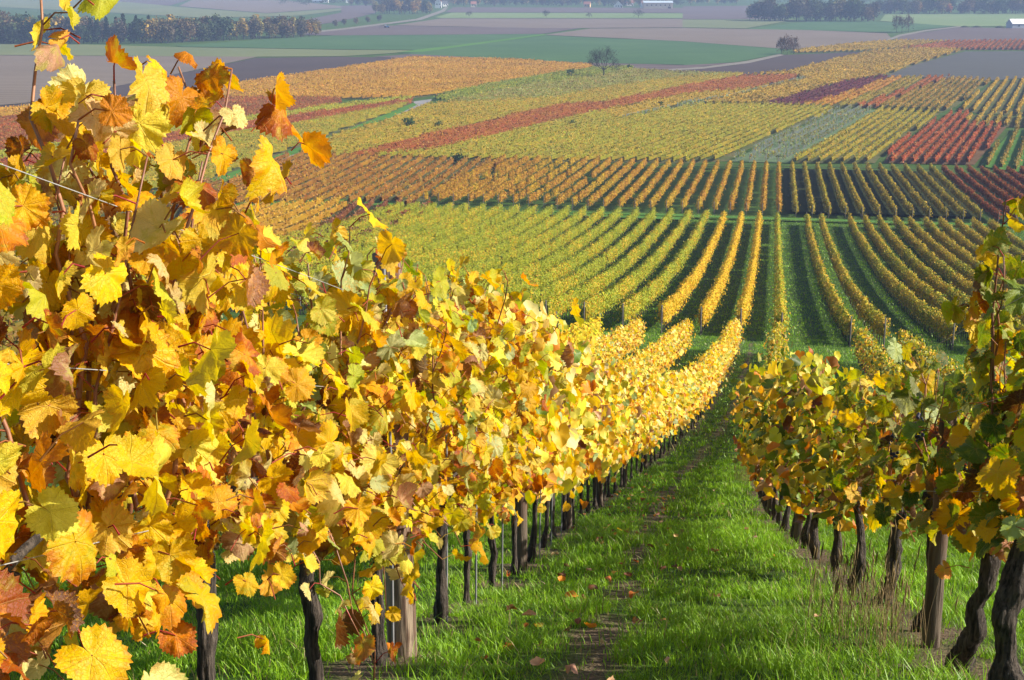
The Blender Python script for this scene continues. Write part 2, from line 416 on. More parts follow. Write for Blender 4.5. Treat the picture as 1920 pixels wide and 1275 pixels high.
LEFT = dict(yellow=34, gold=22, lemon=22, pale=14, orange=10, rust=1.5, tan=5, brown=.7, lime=9, mint=2, green=1)
LEFTG = dict(yellow=24, lemon=20, pale=10, lime=24, mint=8, green=4, gold=7, orange=2, tan=2)
RIGHT = dict(lime=24, green=22, dark=9, olive=14, yellow=16, gold=10, orange=5, rust=3, brown=4, tan=3, lemon=5)
RIGHTG = dict(lime=24, green=32, dark=22, olive=12, yellow=6, gold=2, rust=3, brown=2, mint=3)
FARR = dict(lime=24, yellow=18, gold=10, olive=20, green=16, orange=4, lemon=4)

# ---------------------------------------------------------------- one grapevine (origin at its foot, local y runs down the row)
CANE_C = [(.30, .12, .055), (.38, .17, .08), (.22, .085, .045)]; PET_C = [(.42, .06, .06), (.40, .10, .06), (.36, .17, .06)]

def vine_parts(seed, level, pal, slp, top, trunk='thin', half=.60, ncane=9, low=.62, per=1.0, fat=.23, shoots=(), droops=(), leafsize=.068, lean=0.):
    """Meshes for one vine: dict of trunk, canes, foliage.  top(y) gives canopy height over the foot's level line."""
    rg = np.random.default_rng(seed); gy = lambda y: -slp*y
    fol = MB(); can = []; trk = MB()
    # trunk: knotty and tapering, ending in a swollen head with two arms along the wire
    old = trunk == 'old'; hd = .70 if old else .72
    nr = {0: 70, 1: 16, 2: 6}[level]; fq = 70/nr; t = np.linspace(0, 1, nr)
    kn = {0: 9, 1: 7, 2: 5}[level]; sm = lambda sd: np.interp(t, np.linspace(0, 1, kn), np.cumsum(rg.normal(0, sd, kn)))
    cx = sm(.016 if old else .010); cy = sm(.022 if old else .012)
    P = np.stack([cx - cx[0] + lean*t*.3, cy - cy[0] + lean*t, -.06 + t*(hd + .06)], 1)
    r0 = (.033 if old else .021) * rg.uniform(.85, 1.2)
    rad = r0*(1.12 - .28*t) * (1 + .16*np.sin(t*rg.uniform(8, 14) + rg.uniform(0, 6)))
    rad = rad*(1 + .45*np.exp(-((t - rg.uniform(.05, .25))/.07)**2)) + r0*.6*np.exp(-((t - 1)/.09)**2)
    v0 = len(trk.v); tube(trk, P, rad, {0: 26, 1: 9, 2: 5}[level], .0 if level == 0 else .10, rg)
    if level == 0:                                               # furrowed, flaking bark
        V = trk.v[v0].reshape(nr, 26, 3); ax = P[:, None]; th_ = np.arange(26)[None]*np.ones((nr, 1)); zz = t[:, None]*np.ones((1, 26))
        g = (vnoise(th_ + 90*seed, zz*9, 2.1, seed) - .5)*.40 + (vnoise(th_ + 50*seed, zz*12, 1.0, seed + 1) - .5)*.34 + (vnoise(th_*.3, zz*16 + seed, 1., seed + 2) - .5)*.26 + rg.normal(0, .035, th_.shape)
        g[:, -1] = g[:, -2]*.5 + g[:, 0]*.5; trk.v[v0] = (ax + (V - ax)*(1 + g[..., None])).reshape(-1, 3)
    head = P[-1]
    for s in (-1, 1):
        q = np.linspace(0, 1, 7 if level < 2 else 3)[:, None]
        end = np.array([head[0]*.4, s*half*.9, hd + .10 + gy(s*half*.9)]); mid = (head + end)/2 + np.array([0, 0, .07])
        A_ = (1-q)**2*head + 2*q*(1-q)*mid + q*q*end
        tube(trk, A_, np.linspace(.017 if old else .010, .008 if old else .006, len(A_)), {0: 8, 1: 5, 2: 3}[level], .1, rg)
    # canes
    nodes = []; ys = np.linspace(-half*.95, half*.95, ncane) + rg.normal(0, .05, ncane)
    spec = [(y, top(y) - abs(rg.normal(0, .09)), y + rg.normal(0, .10), 1.) for y in ys] + list(shoots)
    for y0, zt, y1, dens in spec:
        z0 = hd + .06 + gy(y0); z1 = zt
        n = max(4, int((z1 - z0)/.075)); q = np.linspace(0, 1, n)
        wob = np.cumsum(rg.normal(0, .010, (n, 2)), 0)
        x1 = rg.normal(0, .07)
        C = np.stack([x1*q + wob[:, 0]*1.5, y0 + (y1 - y0)*q**1.4 + wob[:, 1], z0 + (z1 - z0)*q], 1)
        if level < 2:
            cc = CANE_C[rg.integers(3)]
            can.append(MB()); tube(can[-1], C, np.linspace(.0062, .0022, n)*rg.uniform(.8, 1.15), 7 if level == 0 else 4, .06, rg, Col=(*cc, 1))
        keep = rg.random(n) < dens
        nodes.append(C[keep])
    # short laterals hanging into the row's face, and shoots that droop below the wire
    nd = np.concatenate(nodes); nl = int(len(nd)*1.5*per)
    lat = nd[rg.integers(0, len(nd), nl)] + np.stack([rg.normal(0, fat*.62, nl), rg.normal(0, .10, nl), rg.normal(-.12, .09, nl)], 1)
    lowz = hd - .05; nlow = int(16*per)
    lw = np.stack([rg.normal(0, fat*.6, nlow), rg.uniform(-half, half, nlow), np.zeros(nlow)], 1); lw[:, 2] = lowz + gy(lw[:, 1]) + rg.uniform(low - hd, .12, nlow)
    src = np.concatenate([nd, lat, lw])
    for (y0, z0, y1, z1, x1, n) in droops:
        q = np.linspace(0, 1, n); C = np.stack([x1*q, y0 + (y1-y0)*q, z0 + (z1-z0)*q**1.3], 1) + rg.normal(0, .012, (n, 3))
        can.append(MB()); tube(can[-1], C, np.linspace(.004, .002, n), 5, 0, rg, Col=(*CANE_C[0], 1)); src = np.concatenate([src, C])
    if level == 2: src = src[rg.random(len(src)) < .9]
    n = len(src); side = np.where(rg.random(n) < .5, -1., 1.)
    big = np.where(rg.random(n) < .25, .75, 1.)
    pl = rg.uniform(.035, .095, n)
    pd = norm(np.stack([side*rg.uniform(.25, 1, n), rg.normal(0, .55, n), rg.uniform(-.25, .75, n)], 1))
    pos = src + pd*pl[:, None]
    hmax = top(np.clip(pos[:, 1], -half-.3, half+.3)) + .05
    for (q0, qz, q1, qd) in shoots: hmax = np.where(abs(pos[:, 1] - q1) < .2, np.maximum(hmax, qz + .05), hmax)
    ok = pos[:, 2] < hmax; src, pos, pd, pl, side, big = src[ok], pos[ok], pd[ok], pl[ok], side[ok], big[ok]; n = len(pos)
    nrm = norm(np.stack([side*rg.uniform(.25, 1.1, n), rg.normal(0, .55, n), rg.normal(.35, .42, n)], 1))
    tip = norm(np.stack([side*.25 + rg.normal(0, .35, n), rg.normal(0, .5, n), -.75 + rg.normal(0, .35, n)], 1))
    # colours change along the vine in loose clumps and turn browner low down
    c1, c2, dry, cur = pick(pal[0], n, rg)
    if len(pal) > 1:
        g1, g2, gd, gc = pick(pal[1], n, rg); cl = vnoise(pos[:, 1] + seed*3.7, pos[:, 2], .30, 5) > .56
        c1[cl], c2[cl], dry[cl], cur[cl] = g1[cl], g2[cl], gd[cl], gc[cl]
    lo = (pos[:, 2] - gy(pos[:, 1]) < .85) & (rg.random(n) < .28)
    b1, b2, bd, bc = pick(dict(orange=4, rust=1, gold=5, tan=1, brown=1, yellow=4), n, rg)
    c1[lo], c2[lo], dry[lo], cur[lo] = b1[lo], b2[lo], bd[lo], bc[lo]
    size = leafsize * np.exp(rg.normal(0, .24, n)) * big * {0: 1., 1: 1.04, 2: 1.15}[level]
    leaves(fol, pos, nrm, tip, size, c1, c2, dry, cur, level, rg)
    if level == 0:
        for a, b in zip(src, pos):
            m = (a + b)/2 + np.array([0, 0, .012]); pc = PET_C[rg.integers(3)]; tube(fol, np.stack([a, m, b]), [.0020, .0016, .0013], 4, 0, None, False, Col=(*pc, 0), Col2=(*pc, rg.random()), lf=(5, -5, 0))
    return trk, can, fol

def build_vine(parts, level, loc, label, group):
    root = empty('grapevine', loc, label, 'grapevine', group, -AZ)
    trk, can, fol = parts
    trk.build('trunk', M['bark'], root)
    for c in can: c.build('cane', M['cane'], root)
    fol.build('foliage', M['leaf_near'] if level == 0 else M['leaf_mid'], root)
    return root

ltop = pchip([-2, 1, 2.2, 2.55, 2.75, 3.12, 3.22, 3.4, 3.62, 3.95, 4.15, 4.5, 5, 5.8, 6.8, 7.1, 8.3, 11, 17, 90],
             [1.25, 1.35, 1.48, 1.62, 1.80, 1.86, 1.52, 1.24, 1.52, 1.66, 1.48, 1.62, 1.62, 1.72, 1.90, 1.82, 1.89, 1.95, 2.03, 2.0])
rtop = pchip([-2, 1, 4.5, 4.88, 5.08, 6.0, 6.8, 8.3, 9.8, 11, 12.6, 14.7, 18, 90], [1.4, 1.45, 1.45, 1.42, 1.35, 1.32, 1.40, 1.38, 1.56, 1.62, 1.8, 1.95, 2.0, 2.0])
LW0, RW0 = -1.61, .753
def rowpos(u, w0):
    w = w0 + float(offx(u)); x, y = XY(u, w); return x, y, float(gz(x, y))

ORD = ['zeroth', 'first', 'second', 'third', 'fourth', 'fifth', 'sixth', 'seventh', 'eighth', 'ninth', 'tenth', 'eleventh', 'twelfth', 'thirteenth', 'fourteenth', 'fifteenth', 'sixteenth', 'seventeenth', 'eighteenth', 'nineteenth', 'twentieth', 'twenty-first', 'twenty-second', 'twenty-third', 'twenty-fourth', 'twenty-fifth', 'twenty-sixth', 'twenty-seventh']
GL, GR, GB = 'vines of the sunlit yellow row', 'vines of the shaded green and gold row', 'vines in the rows behind the two nearest rows'

# left row, close vines: each built on its own
LU = [1.1, 2.1, 3.08, 4.2, 5.06, 6.35, 7.3, 8.45]
LLAB = ['yellow vine nearest the camera, cut by the lower left corner', 'tall yellow vine with brown canes and the highest leafy shoot',
        'golden vine with a bare forked cane tip above its leaves', 'green-leaved shoot arching over a yellow vine, leaves hanging to the grass',
        'yellow vine with dark stem just before the thick split wooden post', 'yellow vine directly behind the thick split wooden post',
        'yellow vine second behind the thick wooden post, straight dark stem', 'yellow vine third behind the thick wooden post, thin crooked stem']
for k, u in enumerate(LU):
    s = slope(u)
    top = (lambda u0, s0: (lambda y: ltop(u0 + np.asarray(y)) - s0*np.asarray(y)))(u, s)
    pal = [(dict(yellow=4, gold=4, orange=2, lemon=2),), (LEFT,), (LEFT, dict(gold=3, orange=5, pale=3, tan=3, yellow=5, rust=2)), (LEFT, LEFTG), (LEFT, LEFTG), (LEFT, LEFTG), (LEFT, LEFTG), (LEFT, LEFTG)][k]
    sh = {1: [(.30, 1.86 - s*.5, .50, .8), (.42, 1.76 - s*.8, .92, .9)], 2: [(.05, 1.64 - s*.15, .15, .30), (.42, 1.50 - s*.5, .50, .9)],
          3: [(.15, 1.68 - s*.25, .26, .9), (.35, 1.64 - s*.7, .7, .9)]}.get(k, [])
    dr = {1: [(-.2, .75, -.1, .35, .10, 6), (-.45, .6, -.4, .25, .12, 6)], 3: [(.1, .8, .12, .02, .16, 9), (.4, .6, .5, .1, .12, 7), (.0, .75, -.05, .1, .22, 10), (.22, .7, .3, .25, .24, 9), (-.2, .7, -.22, .35, .2, 7)], 4: [(.25, .55, .35, .32, .18, 6), (.3, .6, .42, .38, .26, 7), (-.1, .65, -.1, .4, .2, 6)]}.get(k, [])
    parts = vine_parts(100 + k, 0, pal, s, top, 'thin', .58, 9 if k > 2 else 8, .42 if k < 1 else .5 if k < 2 else .70, 2.9 if k > 2 else 2.8, .17 if k < 4 else .20, sh, dr, .045 if k < 1 else .052 if k < 3 else .056)
    build_vine(parts, 0, rowpos(u, LW0), LLAB[k], GL)

# right row, close vines
RU = [2.3, 3.6, 4.75, 5.55, 6.6, 7.9, 9.05]
RLAB = ['dark green vine tangle nearest the camera beyond the right edge', 'dark green vine at the right edge with leaves against the light',
        'vine with a fat knotted stem at the lower right corner', 'tall vine with a straight thick stem and a high dark leafy shoot',
        'vine with a thick stem leaning beside the grey post and dry grass', 'low green and brown vine, stem bent above the grass, behind the grey post',
        'low golden vine with a hanging stump-like arm, two behind the grey post']
for k, u in enumerate(RU):
    s = slope(u)
    top = (lambda u0, s0: (lambda y: rtop(u0 + np.asarray(y)) - s0*np.asarray(y)))(u, s)
    if k < 2: continue                                           # outside the picture
    pal = (RIGHTG,) if k < 3 else (RIGHTG, RIGHT) if k < 5 else (RIGHT, RIGHTG) if k < 6 else (RIGHT,)
    sh = {3: [(-.42, 1.98, -.44, 1.), (-.3, 1.86, -.36, 1.), (-.5, 1.8, -.52, 1.)], 2: [(.3, 1.9, .34, 1.)]}.get(k, [])
    parts = vine_parts(200 + k, 0, pal, s, top, 'old', .58, 8, .60, .95, .10 if k in (2, 3) else .20, sh, [], .061, -.06 if k % 2 else .05)
    r = build_vine(parts, 0, rowpos(u, RW0), RLAB[k], GR)
    if k == 4:                                                   # a few shrivelled black bunches
        for (gx, gy_, gz_) in ((-.10, -.35, 1.22), (-.16, .1, .98)):
            g = MB(); rgg = np.random.default_rng(5)
            bmg = bmesh.new(); bmesh.ops.create_icosphere(bmg, subdivisions=2, radius=1)
            bv = np.array([v.co[:] for v in bmg.verts]); bf = np.array([[v.index for v in f.verts] for f in bmg.faces]); bmg.free()
            for q in range(34):
                t = rgg.random(); c = np.array([gx, gy_, gz_]) + np.array([rgg.normal(0, .026*(1-t*.7)), rgg.normal(0, .03*(1-t*.7)), -.12*t])
                g.add(bv*rgg.uniform(.0055, .009) + c, [bf])
            tube(g, [[gx, gy_, gz_ + .06], [gx, gy_, gz_]], [.002, .002], 5)
            g.build('grape_bunch', M['grape'], r)

# farther vines of the four near rows: a few models of each, copied
def variants(base, level, pal, trunk, slp, n, topz=1.97, per=1.25):
    out = []
    for q in range(n):
        rgq = np.random.default_rng(base + q); a, b = rgq.uniform(-.06, .06, 2)
        tp = lambda y, a=a, b=b: topz + a + b*np.sin(np.asarray(y)*7) - slp*np.asarray(y)
        p = vine_parts(base + q, level, pal, slp, tp, trunk, .62, 8, .58, per, .25)
        out.append(build_vine(p, level, (0, 0, 0), '', None))
    return out
VA = dict(l1=variants(300, 1, (LEFT, LEFTG), 'thin', .32, 5), l2=variants(320, 2, (LEFT, LEFTG), 'thin', .25, 5, 2.0),
          r1=variants(340, 1, (RIGHT,), 'old', .32, 5, 1.9), r2=variants(360, 2, (RIGHT, FARR), 'old', .25, 5, 1.95))
used = {k: 0 for k in VA}; vr = random.Random(3)
def place_vine(key, u, w0, label, group, zs=1.):
    k = used[key]; used[key] += 1
    o = VA[key][k] if k < len(VA[key]) else copy_tree(VA[key][vr.randrange(len(VA[key]))])
    x, y, z = rowpos(u, w0); o.location = (x, y, z); o.rotation_euler = (0, 0, -AZ + vr.uniform(-.05, .05))
    sx = vr.choice((-1, 1)) * vr.uniform(.9, 1.1); o.scale = (sx, 1.0, zs*vr.uniform(.95, 1.05))
    tag(o, label, 'grapevine', group)

u = 9.5; n = 0
while u < 78.5:
    lab = (f'{ORD[n+4]} yellow vine behind the thick split post, thin dark stem in grass' if n < 8 else
           'yellow vine in the middle stretch of the sunlit row, stem in grass' if u < 40 else 'golden vine in the far stretch of the sunlit row, merged into one hedge')
    place_vine('l1' if u < 27 else 'l2', u, LW0, lab, GL if n < 8 else GL + (', middle stretch' if u < 40 else ', far stretch')); u += 1.12; n += 1
u = 10.2; n = 0
while u < 78.5:
    lab = (f'{ORD[n+3]} vine behind the grey post, gold and brown leaves on an old stem' if n < 8 else
           'vine in the middle stretch of the shaded row, green and gold leaves' if u < 40 else 'olive vine in the far stretch of the shaded row, merged into one hedge')
    place_vine('r1' if u < 27 else 'r2', u, RW0, lab, GR if n < 8 else GR + (', middle stretch' if u < 40 else ', far stretch'), float(rtop(u))/1.95 if u < 16 else 1.); u += 1.14; n += 1
for w0, u0, u1, key, lab in ((-4.15, 36, 75.5, 'l2', 'yellow vine in the short hedge row just beyond the sunlit row'), (-6.7, 40, 75.5, 'l2', 'yellow vine in the second short hedge row beyond the sunlit row'),
                             (5.0, 7, 75, 'r2', 'yellow-green vine in the hedge row just beyond the shaded row'), (7.1, 24, 75, 'r2', 'yellow-green vine in the second hedge row beyond the shaded row')):
    u = u0
    while u < u1: place_vine(key, u, w0, lab, lab.replace('vine in', 'vines in')); u += 1.25

# ---------------------------------------------------------------- posts, stakes and wires of the two near rows
def post(u, w0, r, h, label, lean=(0, 0), group='wooden posts of the near rows', mat='wood', sides=18):
    x, y, z = rowpos(u, w0); rg = np.random.default_rng(int(u*100)); mb = MB(); n = 26; t = np.linspace(0, 1, n)
    P = np.stack([lean[0]*t, lean[1]*t, -.3 + t*(h + .3)], 1)
    prof = 1 + .05*np.sin(np.arange(sides)*2*math.pi/sides*3 + 1)
    tube(mb, P, r*(1.06 - .14*t)*(1 + rg.normal(0, .012, n)), sides, .03, rg)
    o = mb.build('wooden_post', M[mat], None, (x, y, z)); o.rotation_euler = (0, 0, rg.uniform(0, 6))
    tag(o, label, 'post', group)
PU_L = [5.42, 9.75, 14.2, 18.8, 23.4, 28]; PU_R = [6.15, 12.9, 17.4, 22., 26.6]
plab = ['thick split wooden post with a knot, grey at its foot', 'dark round wooden post beside a thin stem in the sunlit row', 'third wooden post along the sunlit row', 'fourth wooden post along the sunlit row', 'fifth wooden post along the sunlit row', 'sixth wooden post along the sunlit row']
for k, u in enumerate(PU_L): post(u, LW0 + .03, 0.062 if k == 0 else .046, 1.75, plab[k], (-.05, .02) if k == 0 else (.02, 0), mat='wood' if k == 0 else 'wood_grey')
rlab = ['grey wooden post in dry grass under the shaded row', 'second grey wooden post along the shaded row', 'third grey wooden post along the shaded row', 'fourth grey wooden post along the shaded row', 'fifth grey wooden post along the shaded row']
for k, u in enumerate(PU_R): post(u, RW0 - .02, .040, 1.12 if u < 10 else 1.6, rlab[k], mat='wood_grey')
for k, u in enumerate([5.13, 6.4, 7.36, 8.5, 9.9, 11.0, 12.1, 13.2]):
    x, y, z = rowpos(u, LW0 + .045); mb = MB(); tube(mb, [[0, 0, -.1], [0.01, 0, .9], [0, 0, 1.7]], .0065, 6)
    o = mb.build('vine_stake', M['metal_stake'], None, (x, y, z))
    tag(o, f'thin metal stake beside the stem {["just before the thick post", "just behind the thick post"][k] if k < 2 else "of the " + ORD[k] + " vine behind the thick post"}', 'stake', 'thin metal stakes beside the vines')
for w0, side, nm in ((LW0, .10, 'sunlit'), (LW0, -.10, 'sunlit'), (RW0, -.09, 'shaded')):
    for h, hn in ((.78, 'lowest'), (1.12, 'second'), (1.45, 'third')):
        mb = MB(); uu = np.arange(.3, 40, .35); sag = -.035*np.sin((uu % 4.5)/4.5*math.pi)
        pts = []
        for u, s_ in zip(uu, sag):
            x, y, z = rowpos(u, w0 + side); pts.append((x, y, z + h + s_))
        tube(mb, pts, .0011, 5)
        o = mb.build('trellis_wire', M['wire'])
        tag(o, f'{hn} thin grey wire strung along the {nm} row on its {"aisle" if side*(1 if w0 < 0 else -1) > 0 else "far"} side', 'wire', 'trellis wires of the near rows')

# ---------------------------------------------------------------- grass
def blades(mb, u, w, h, wd, segs, rg, dryf=.05):
    x, y = XY(u, w); n = len(u); lump_ = (vnoise(u, w, .5, 11) - .5)*.07*((u > 1) & (u < 32) & (abs(w) < 8))
    z = gz(x, y) + lump_ - .01
    a = rg.uniform(0, 2*math.pi, n); d = np.stack([np.cos(a), np.sin(a), np.zeros(n)], 1)
    f = a + rg.uniform(.6, 2.5, n); sd_ = np.stack([np.cos(f), np.sin(f), np.zeros(n)], 1)
    lean = rg.uniform(.15, 1.0, n)*h; B = np.stack([x, y, z], 1)
    g = rg.random((n, 1)); pt = vnoise(u, w, 1.1, 21)[:, None]
    c = (.125 + .15*g)*np.array([[1., 0, 0]]) + (.275 + .20*g)*np.array([[0, 1., 0]]) + .012*np.array([[0, 0, 1.]])
    c = c*(.72 + .6*pt); yl = (rg.random((n, 1)) < dryf); c = np.where(yl, np.array([[.33, .26, .11]])*(.6 + .6*g), c)
    c = np.concatenate([c, np.ones((n, 1))], 1)
    vs = []
    for k in range(segs):
        t = k/segs; off = d*(lean*t**2)[:, None] + np.array([0, 0, 1])*(h*(t - .12*t*t))[:, None]; ww = (wd*(1 - .6*t))[:, None]*sd_
        vs += [B + off - ww, B + off + ww]
    vs.append(B + d*lean[:, None] + np.array([0, 0, 1])*(h*.88)[:, None])
    V = np.stack(vs, 1); nv = V.shape[1]; o = (np.arange(n)*nv)[:, None, None]; fs = []
    if segs > 1: fs.append((np.array([[2*k, 2*k+1, 2*k+3, 2*k+2] for k in range(segs-1)])[None] + o).reshape(-1, 4))
    fs.append((np.array([[2*segs-2, 2*segs-1, 2*segs]])[None] + o).reshape(-1, 3))
    mb.add(V.reshape(-1, 3), fs, Col=np.repeat(c[:, None], nv, 1).reshape(-1, 4))
def grass_zone(mb, u0, u1, w0, w1, dens, hm, wd, segs, rg, clump=.35):
    n = int((u1-u0)*(w1-w0)*dens); u = rg.uniform(u0, u1, n); w = rg.uniform(w0, w1, n)
    k = rg.random(n) < .45                                        # part of the blades gather in tufts
    cu = np.round(u/clump + rg.normal(0, .13, n)*0)*clump; cw = np.round(w/clump)*clump
    ju = vnoise(cu*7.3, cw*5.1, .37, 31)*clump*1.6; jw = vnoise(cu*5.7, cw*8.3, .37, 32)*clump*1.6
    u = np.where(k, cu + ju - clump*.8 + rg.normal(0, clump*.16, n), u); w = np.where(k, cw + jw - clump*.8 + rg.normal(0, clump*.16, n), w)
    s = soil_amount(u, w); keep = rg.random(n) > s*.93
    u, w = u[keep], w[keep]; n = len(u)
    hh = hm*np.exp(rg.normal(0, .33, n))*(.45 + 1.1*vnoise(u, w, .7, 13))
    blades(mb, u, w, hh, wd*rg.uniform(.6, 1.4, n), segs, rg, .06 + .0)
gm = MB(); rg = np.random.default_rng(17)
grass_zone(gm, 2.4, 8, -5.5, 5.5, 3400, .062, .0022, 3, rg)
grass_zone(gm, 8, 16, -6, 8, 1500, .066, .0036, 2, rg)
grass_zone(gm, 16, 32, -6, 9, 420, .08, .007, 2, rg, .5)
grass_zone(gm, 32, 92, -14, 22, 70, .11, .016, 1, rg, .8)
grass_zone(gm, 92, 215, -24, 36, 16, .13, .045, 1, rg, 1.1)
go = gm.build('grass', M['grass'], smooth=False)
tag(go, 'fresh green grass growing between the vine rows', 'grass', kind='stuff')

# tufts of tall straw-coloured grass by the shaded row
def dry_tuft(u, w, n, h, label, seed):
    rg = np.random.default_rng(seed); mb = MB(); x, y = XY(u, w)
    for q in range(n):
        a = rg.uniform(0, 6.3); b = np.array([rg.normal(0, .13), rg.normal(0, .13), -.02]); l = h*rg.uniform(.5, 1.1); ln = rg.uniform(.05, .3)*l
        P = np.stack([b, b + [ln*.3*math.cos(a), ln*.3*math.sin(a), l*.6], b + [ln*math.cos(a), ln*math.sin(a), l]])
        c = np.array([.34, .25, .13])*rg.uniform(.6, 1.2); tube(mb, P, [.0014, .0012, .0006], 3, 0, None, False, Col=(*c, 1))
        if rg.random() < .5: tube(mb, P[-1] + np.array([[0, 0, 0], [.004, .003, .05], [.01*math.cos(a), .01*math.sin(a), .09]]), [.001, .004, .0005], 4, 0, None, False, Col=(*c, 1))
    o = mb.build('dry_grass_tuft', M['grass'], None, (x, y, float(gz(x, y)))); tag(o, label, 'dry grass', 'straw-coloured grass tufts')
dry_tuft(6.0, .52, 120, .42, 'straw-coloured dry grass tuft in front of the grey post', 1)
dry_tuft(6.9, .50, 70, .34, 'smaller dry grass tuft beside the leaning thick stem', 2)
dry_tuft(25.5, -.25, 120, .55, 'pale dry grass tuft far down the shaded row edge', 3)

# fallen leaves on the grass
rg = np.random.default_rng(23); n = 200; u = rg.uniform(2.5, 26, n); w = offx(u) + np.where(rg.random(n) < .4, -1.61 + abs(rg.normal(0, .6, n)), np.where(rg.random(n) < .5, rg.normal(-.8, .28, n), rg.uniform(-1.6, 3, n)))
x, y = XY(u, w); pos = np.stack([x, y, gz(x, y) + rg.uniform(.03, .08, n)], 1)
fl = MB(); c1, c2, dr, cu = pick(dict(gold=1, orange=2, rust=5, tan=5, brown=7, yellow=1), n, rg)
leaves(fl, pos, np.stack([rg.normal(0, .3, n), rg.normal(0, .3, n), np.ones(n)], 1), np.stack([rg.normal(0, 1, n), rg.normal(0, 1, n), rg.normal(0, .1, n)], 1), rg.uniform(.022, .044, n), c1, c2, dr, cu, 1, rg)
tag(fl.build('fallen_leaves', M['leaf_mid']), 'brown and orange fallen vine leaves scattered in the grass', 'fallen leaves', kind='stuff')

# ---------------------------------------------------------------- vine rows of the middle and the upper block
def missing(u, w): return vnoise(u, np.full(len(u), w*5.3), 1.3, 47) > .90

def hedge(u0, u1, w, mix_, dens, size, rg, h=1.95, low=.62, fat=.19, green=None, gaps=0., tone=.60):
    """One trained row as one mesh of leaves; the top is ragged and the colour drifts along it."""
    n = int((u1 - u0)*dens); u = rg.uniform(u0, u1, n)
    hh = h*(.84 + .22*vnoise(u, np.full(n, w), .8, 41)) + .07*rg.normal(0, 1, n)
    if not gaps:                                                 # a weak or missing vine here and there
        keep = ~missing(u, w) | (rg.random(n) < .18); u, hh = u[keep], hh[keep]; n = len(u)
    if gaps:
        keep = vnoise(u, np.full(n, w*3.1), 1.3, 43) > gaps; u, hh = u[keep], hh[keep]; n = len(u)
    t = rg.random(n)**.75; z = low + t*(hh - low); dx = rg.normal(0, fat, n)*(1.05 - .45*t)
    ww = w + dx*(.7 + .8*vnoise(u, np.full(n, w*1.7), 1.1, 46)) + (vnoise(u, np.full(n, w), 3., 44) - .5)*.25; x, y = XY(u, ww)
    xc, yc = XY(u, np.full(n, w)); pos = np.stack([x, y, gz(xc, yc) + z], 1)
    side = np.sign(dx + rg.normal(0, .03, n)); up = np.clip((z - hh + .35)/.35, 0, 1)
    nl = np.stack([side*rg.uniform(.5, 1, n)*(1.1 - .6*up), rg.normal(0, .5, n), rg.normal(.25, .4, n) + .7*up], 1)
    nx = np.stack([nl[:, 0]*CA + nl[:, 1]*SA, -nl[:, 0]*SA + nl[:, 1]*CA, nl[:, 2]], 1)
    tip = np.stack([rg.normal(0, .6, n), rg.normal(0, .6, n), rg.normal(-.5, .5, n)], 1)
    c1, c2, dr, cu = pick(mix_, n, rg)
    c1 = (c1*.7 + c1.mean(0)*.3)*tone
    if green:
        g1 = pick(green, n, rg)[0]; k = vnoise(u, np.full(n, w), 5., 45) > .55; c1[k] = g1[k]*tone
    mb = MB(); leaves(mb, pos, nx, tip, size*np.exp(rg.normal(0, .25, n)), c1, c2, dr, cu, 3, rg)
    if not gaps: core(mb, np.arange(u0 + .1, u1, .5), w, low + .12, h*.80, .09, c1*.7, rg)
    return mb

def core(mb, uq, w, zl, zh, hw, cols, rg, line=None):
    """The dense inside of a hedge row: an uneven closed ridge the outer leaves grow from."""
    n = len(uq)
    if n < 2: return
    if line is None: x, y = XY(uq, np.full(n, w)); ex, ey = CA, -SA
    else: x, y, ex, ey = line
    z = gz(x, y); a = hw*rg.uniform(.6, 1.25, n); tp = zh*rg.uniform(.93, 1.03, n); R_ = []
    for s_, zz in ((-1, zl*rg.uniform(.9, 1.1, n)), (-1, tp*.92), (0, tp), (1, tp*.92), (1, zl*rg.uniform(.9, 1.1, n))):
        R_.append(np.stack([x + ex*a*s_, y + ey*a*s_, z + zz], 1))
    V = np.stack(R_, 1); i = np.arange(n-1)[:, None]*5; j = np.arange(5)[None]; k = (j+1) % 5
    q = np.stack([i+j, i+k, i+5+k, i+5+j], -1).reshape(-1, 4)
    if line is None: q = q[np.repeat(~missing(uq[:-1], w), 5)]
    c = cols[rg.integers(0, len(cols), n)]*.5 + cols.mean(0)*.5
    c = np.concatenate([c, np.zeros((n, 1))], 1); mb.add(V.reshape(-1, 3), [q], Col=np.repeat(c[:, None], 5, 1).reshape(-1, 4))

def stems(u0, u1, w, rg, step=1.15):
    mb = MB(); u = np.arange(u0 + .4, u1 - .2, step); u = u + rg.normal(0, .08, len(u))
    for q in u:
        x, y = XY(q, w); z = float(gz(x, y)); r_ = rg.uniform(.022, .035); a, b = rg.normal(0, .03, 2)
        tube(mb, [[x, y, z - .05], [x + a, y + b, z + .4], [x, y, z + .85]], [r_*1.2, r_, r_*.8], 4, 0, None, False)
    return mb

def vine_row(u0, u1, w, mix_, dens, size, label, group, seed, green=None, h=1.95, post_ends=(True, True), gaps=0., tone=.60, fat=.19):
    rg = np.random.default_rng(seed); x, y = XY(u0, w)
    root = empty('vine_row', (x, y, float(gz(x, y))), label, 'vine row', group)
    off = np.array([x, y, float(gz(x, y))])
    def put(mb, name, m):
        mb.v = [v - off for v in mb.v]; return mb.build(name, m, root, smooth=False)
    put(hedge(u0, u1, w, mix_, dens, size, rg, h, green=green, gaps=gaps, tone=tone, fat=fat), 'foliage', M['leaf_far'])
    s = put(stems(u0, u1, w, rg), 'stems', M['bark_far']); s['kind'] = 'stuff'
    for e, on in zip((u0 - .15, u1 + .15), post_ends):
        if on:
            mb = MB(); px, py = XY(e, w); pz = float(gz(px, py)); tube(mb, [[px, py, pz - .2], [px, py, pz + 1.9]], .05, 6)
            put(mb, 'end_post', M['wood_far'])

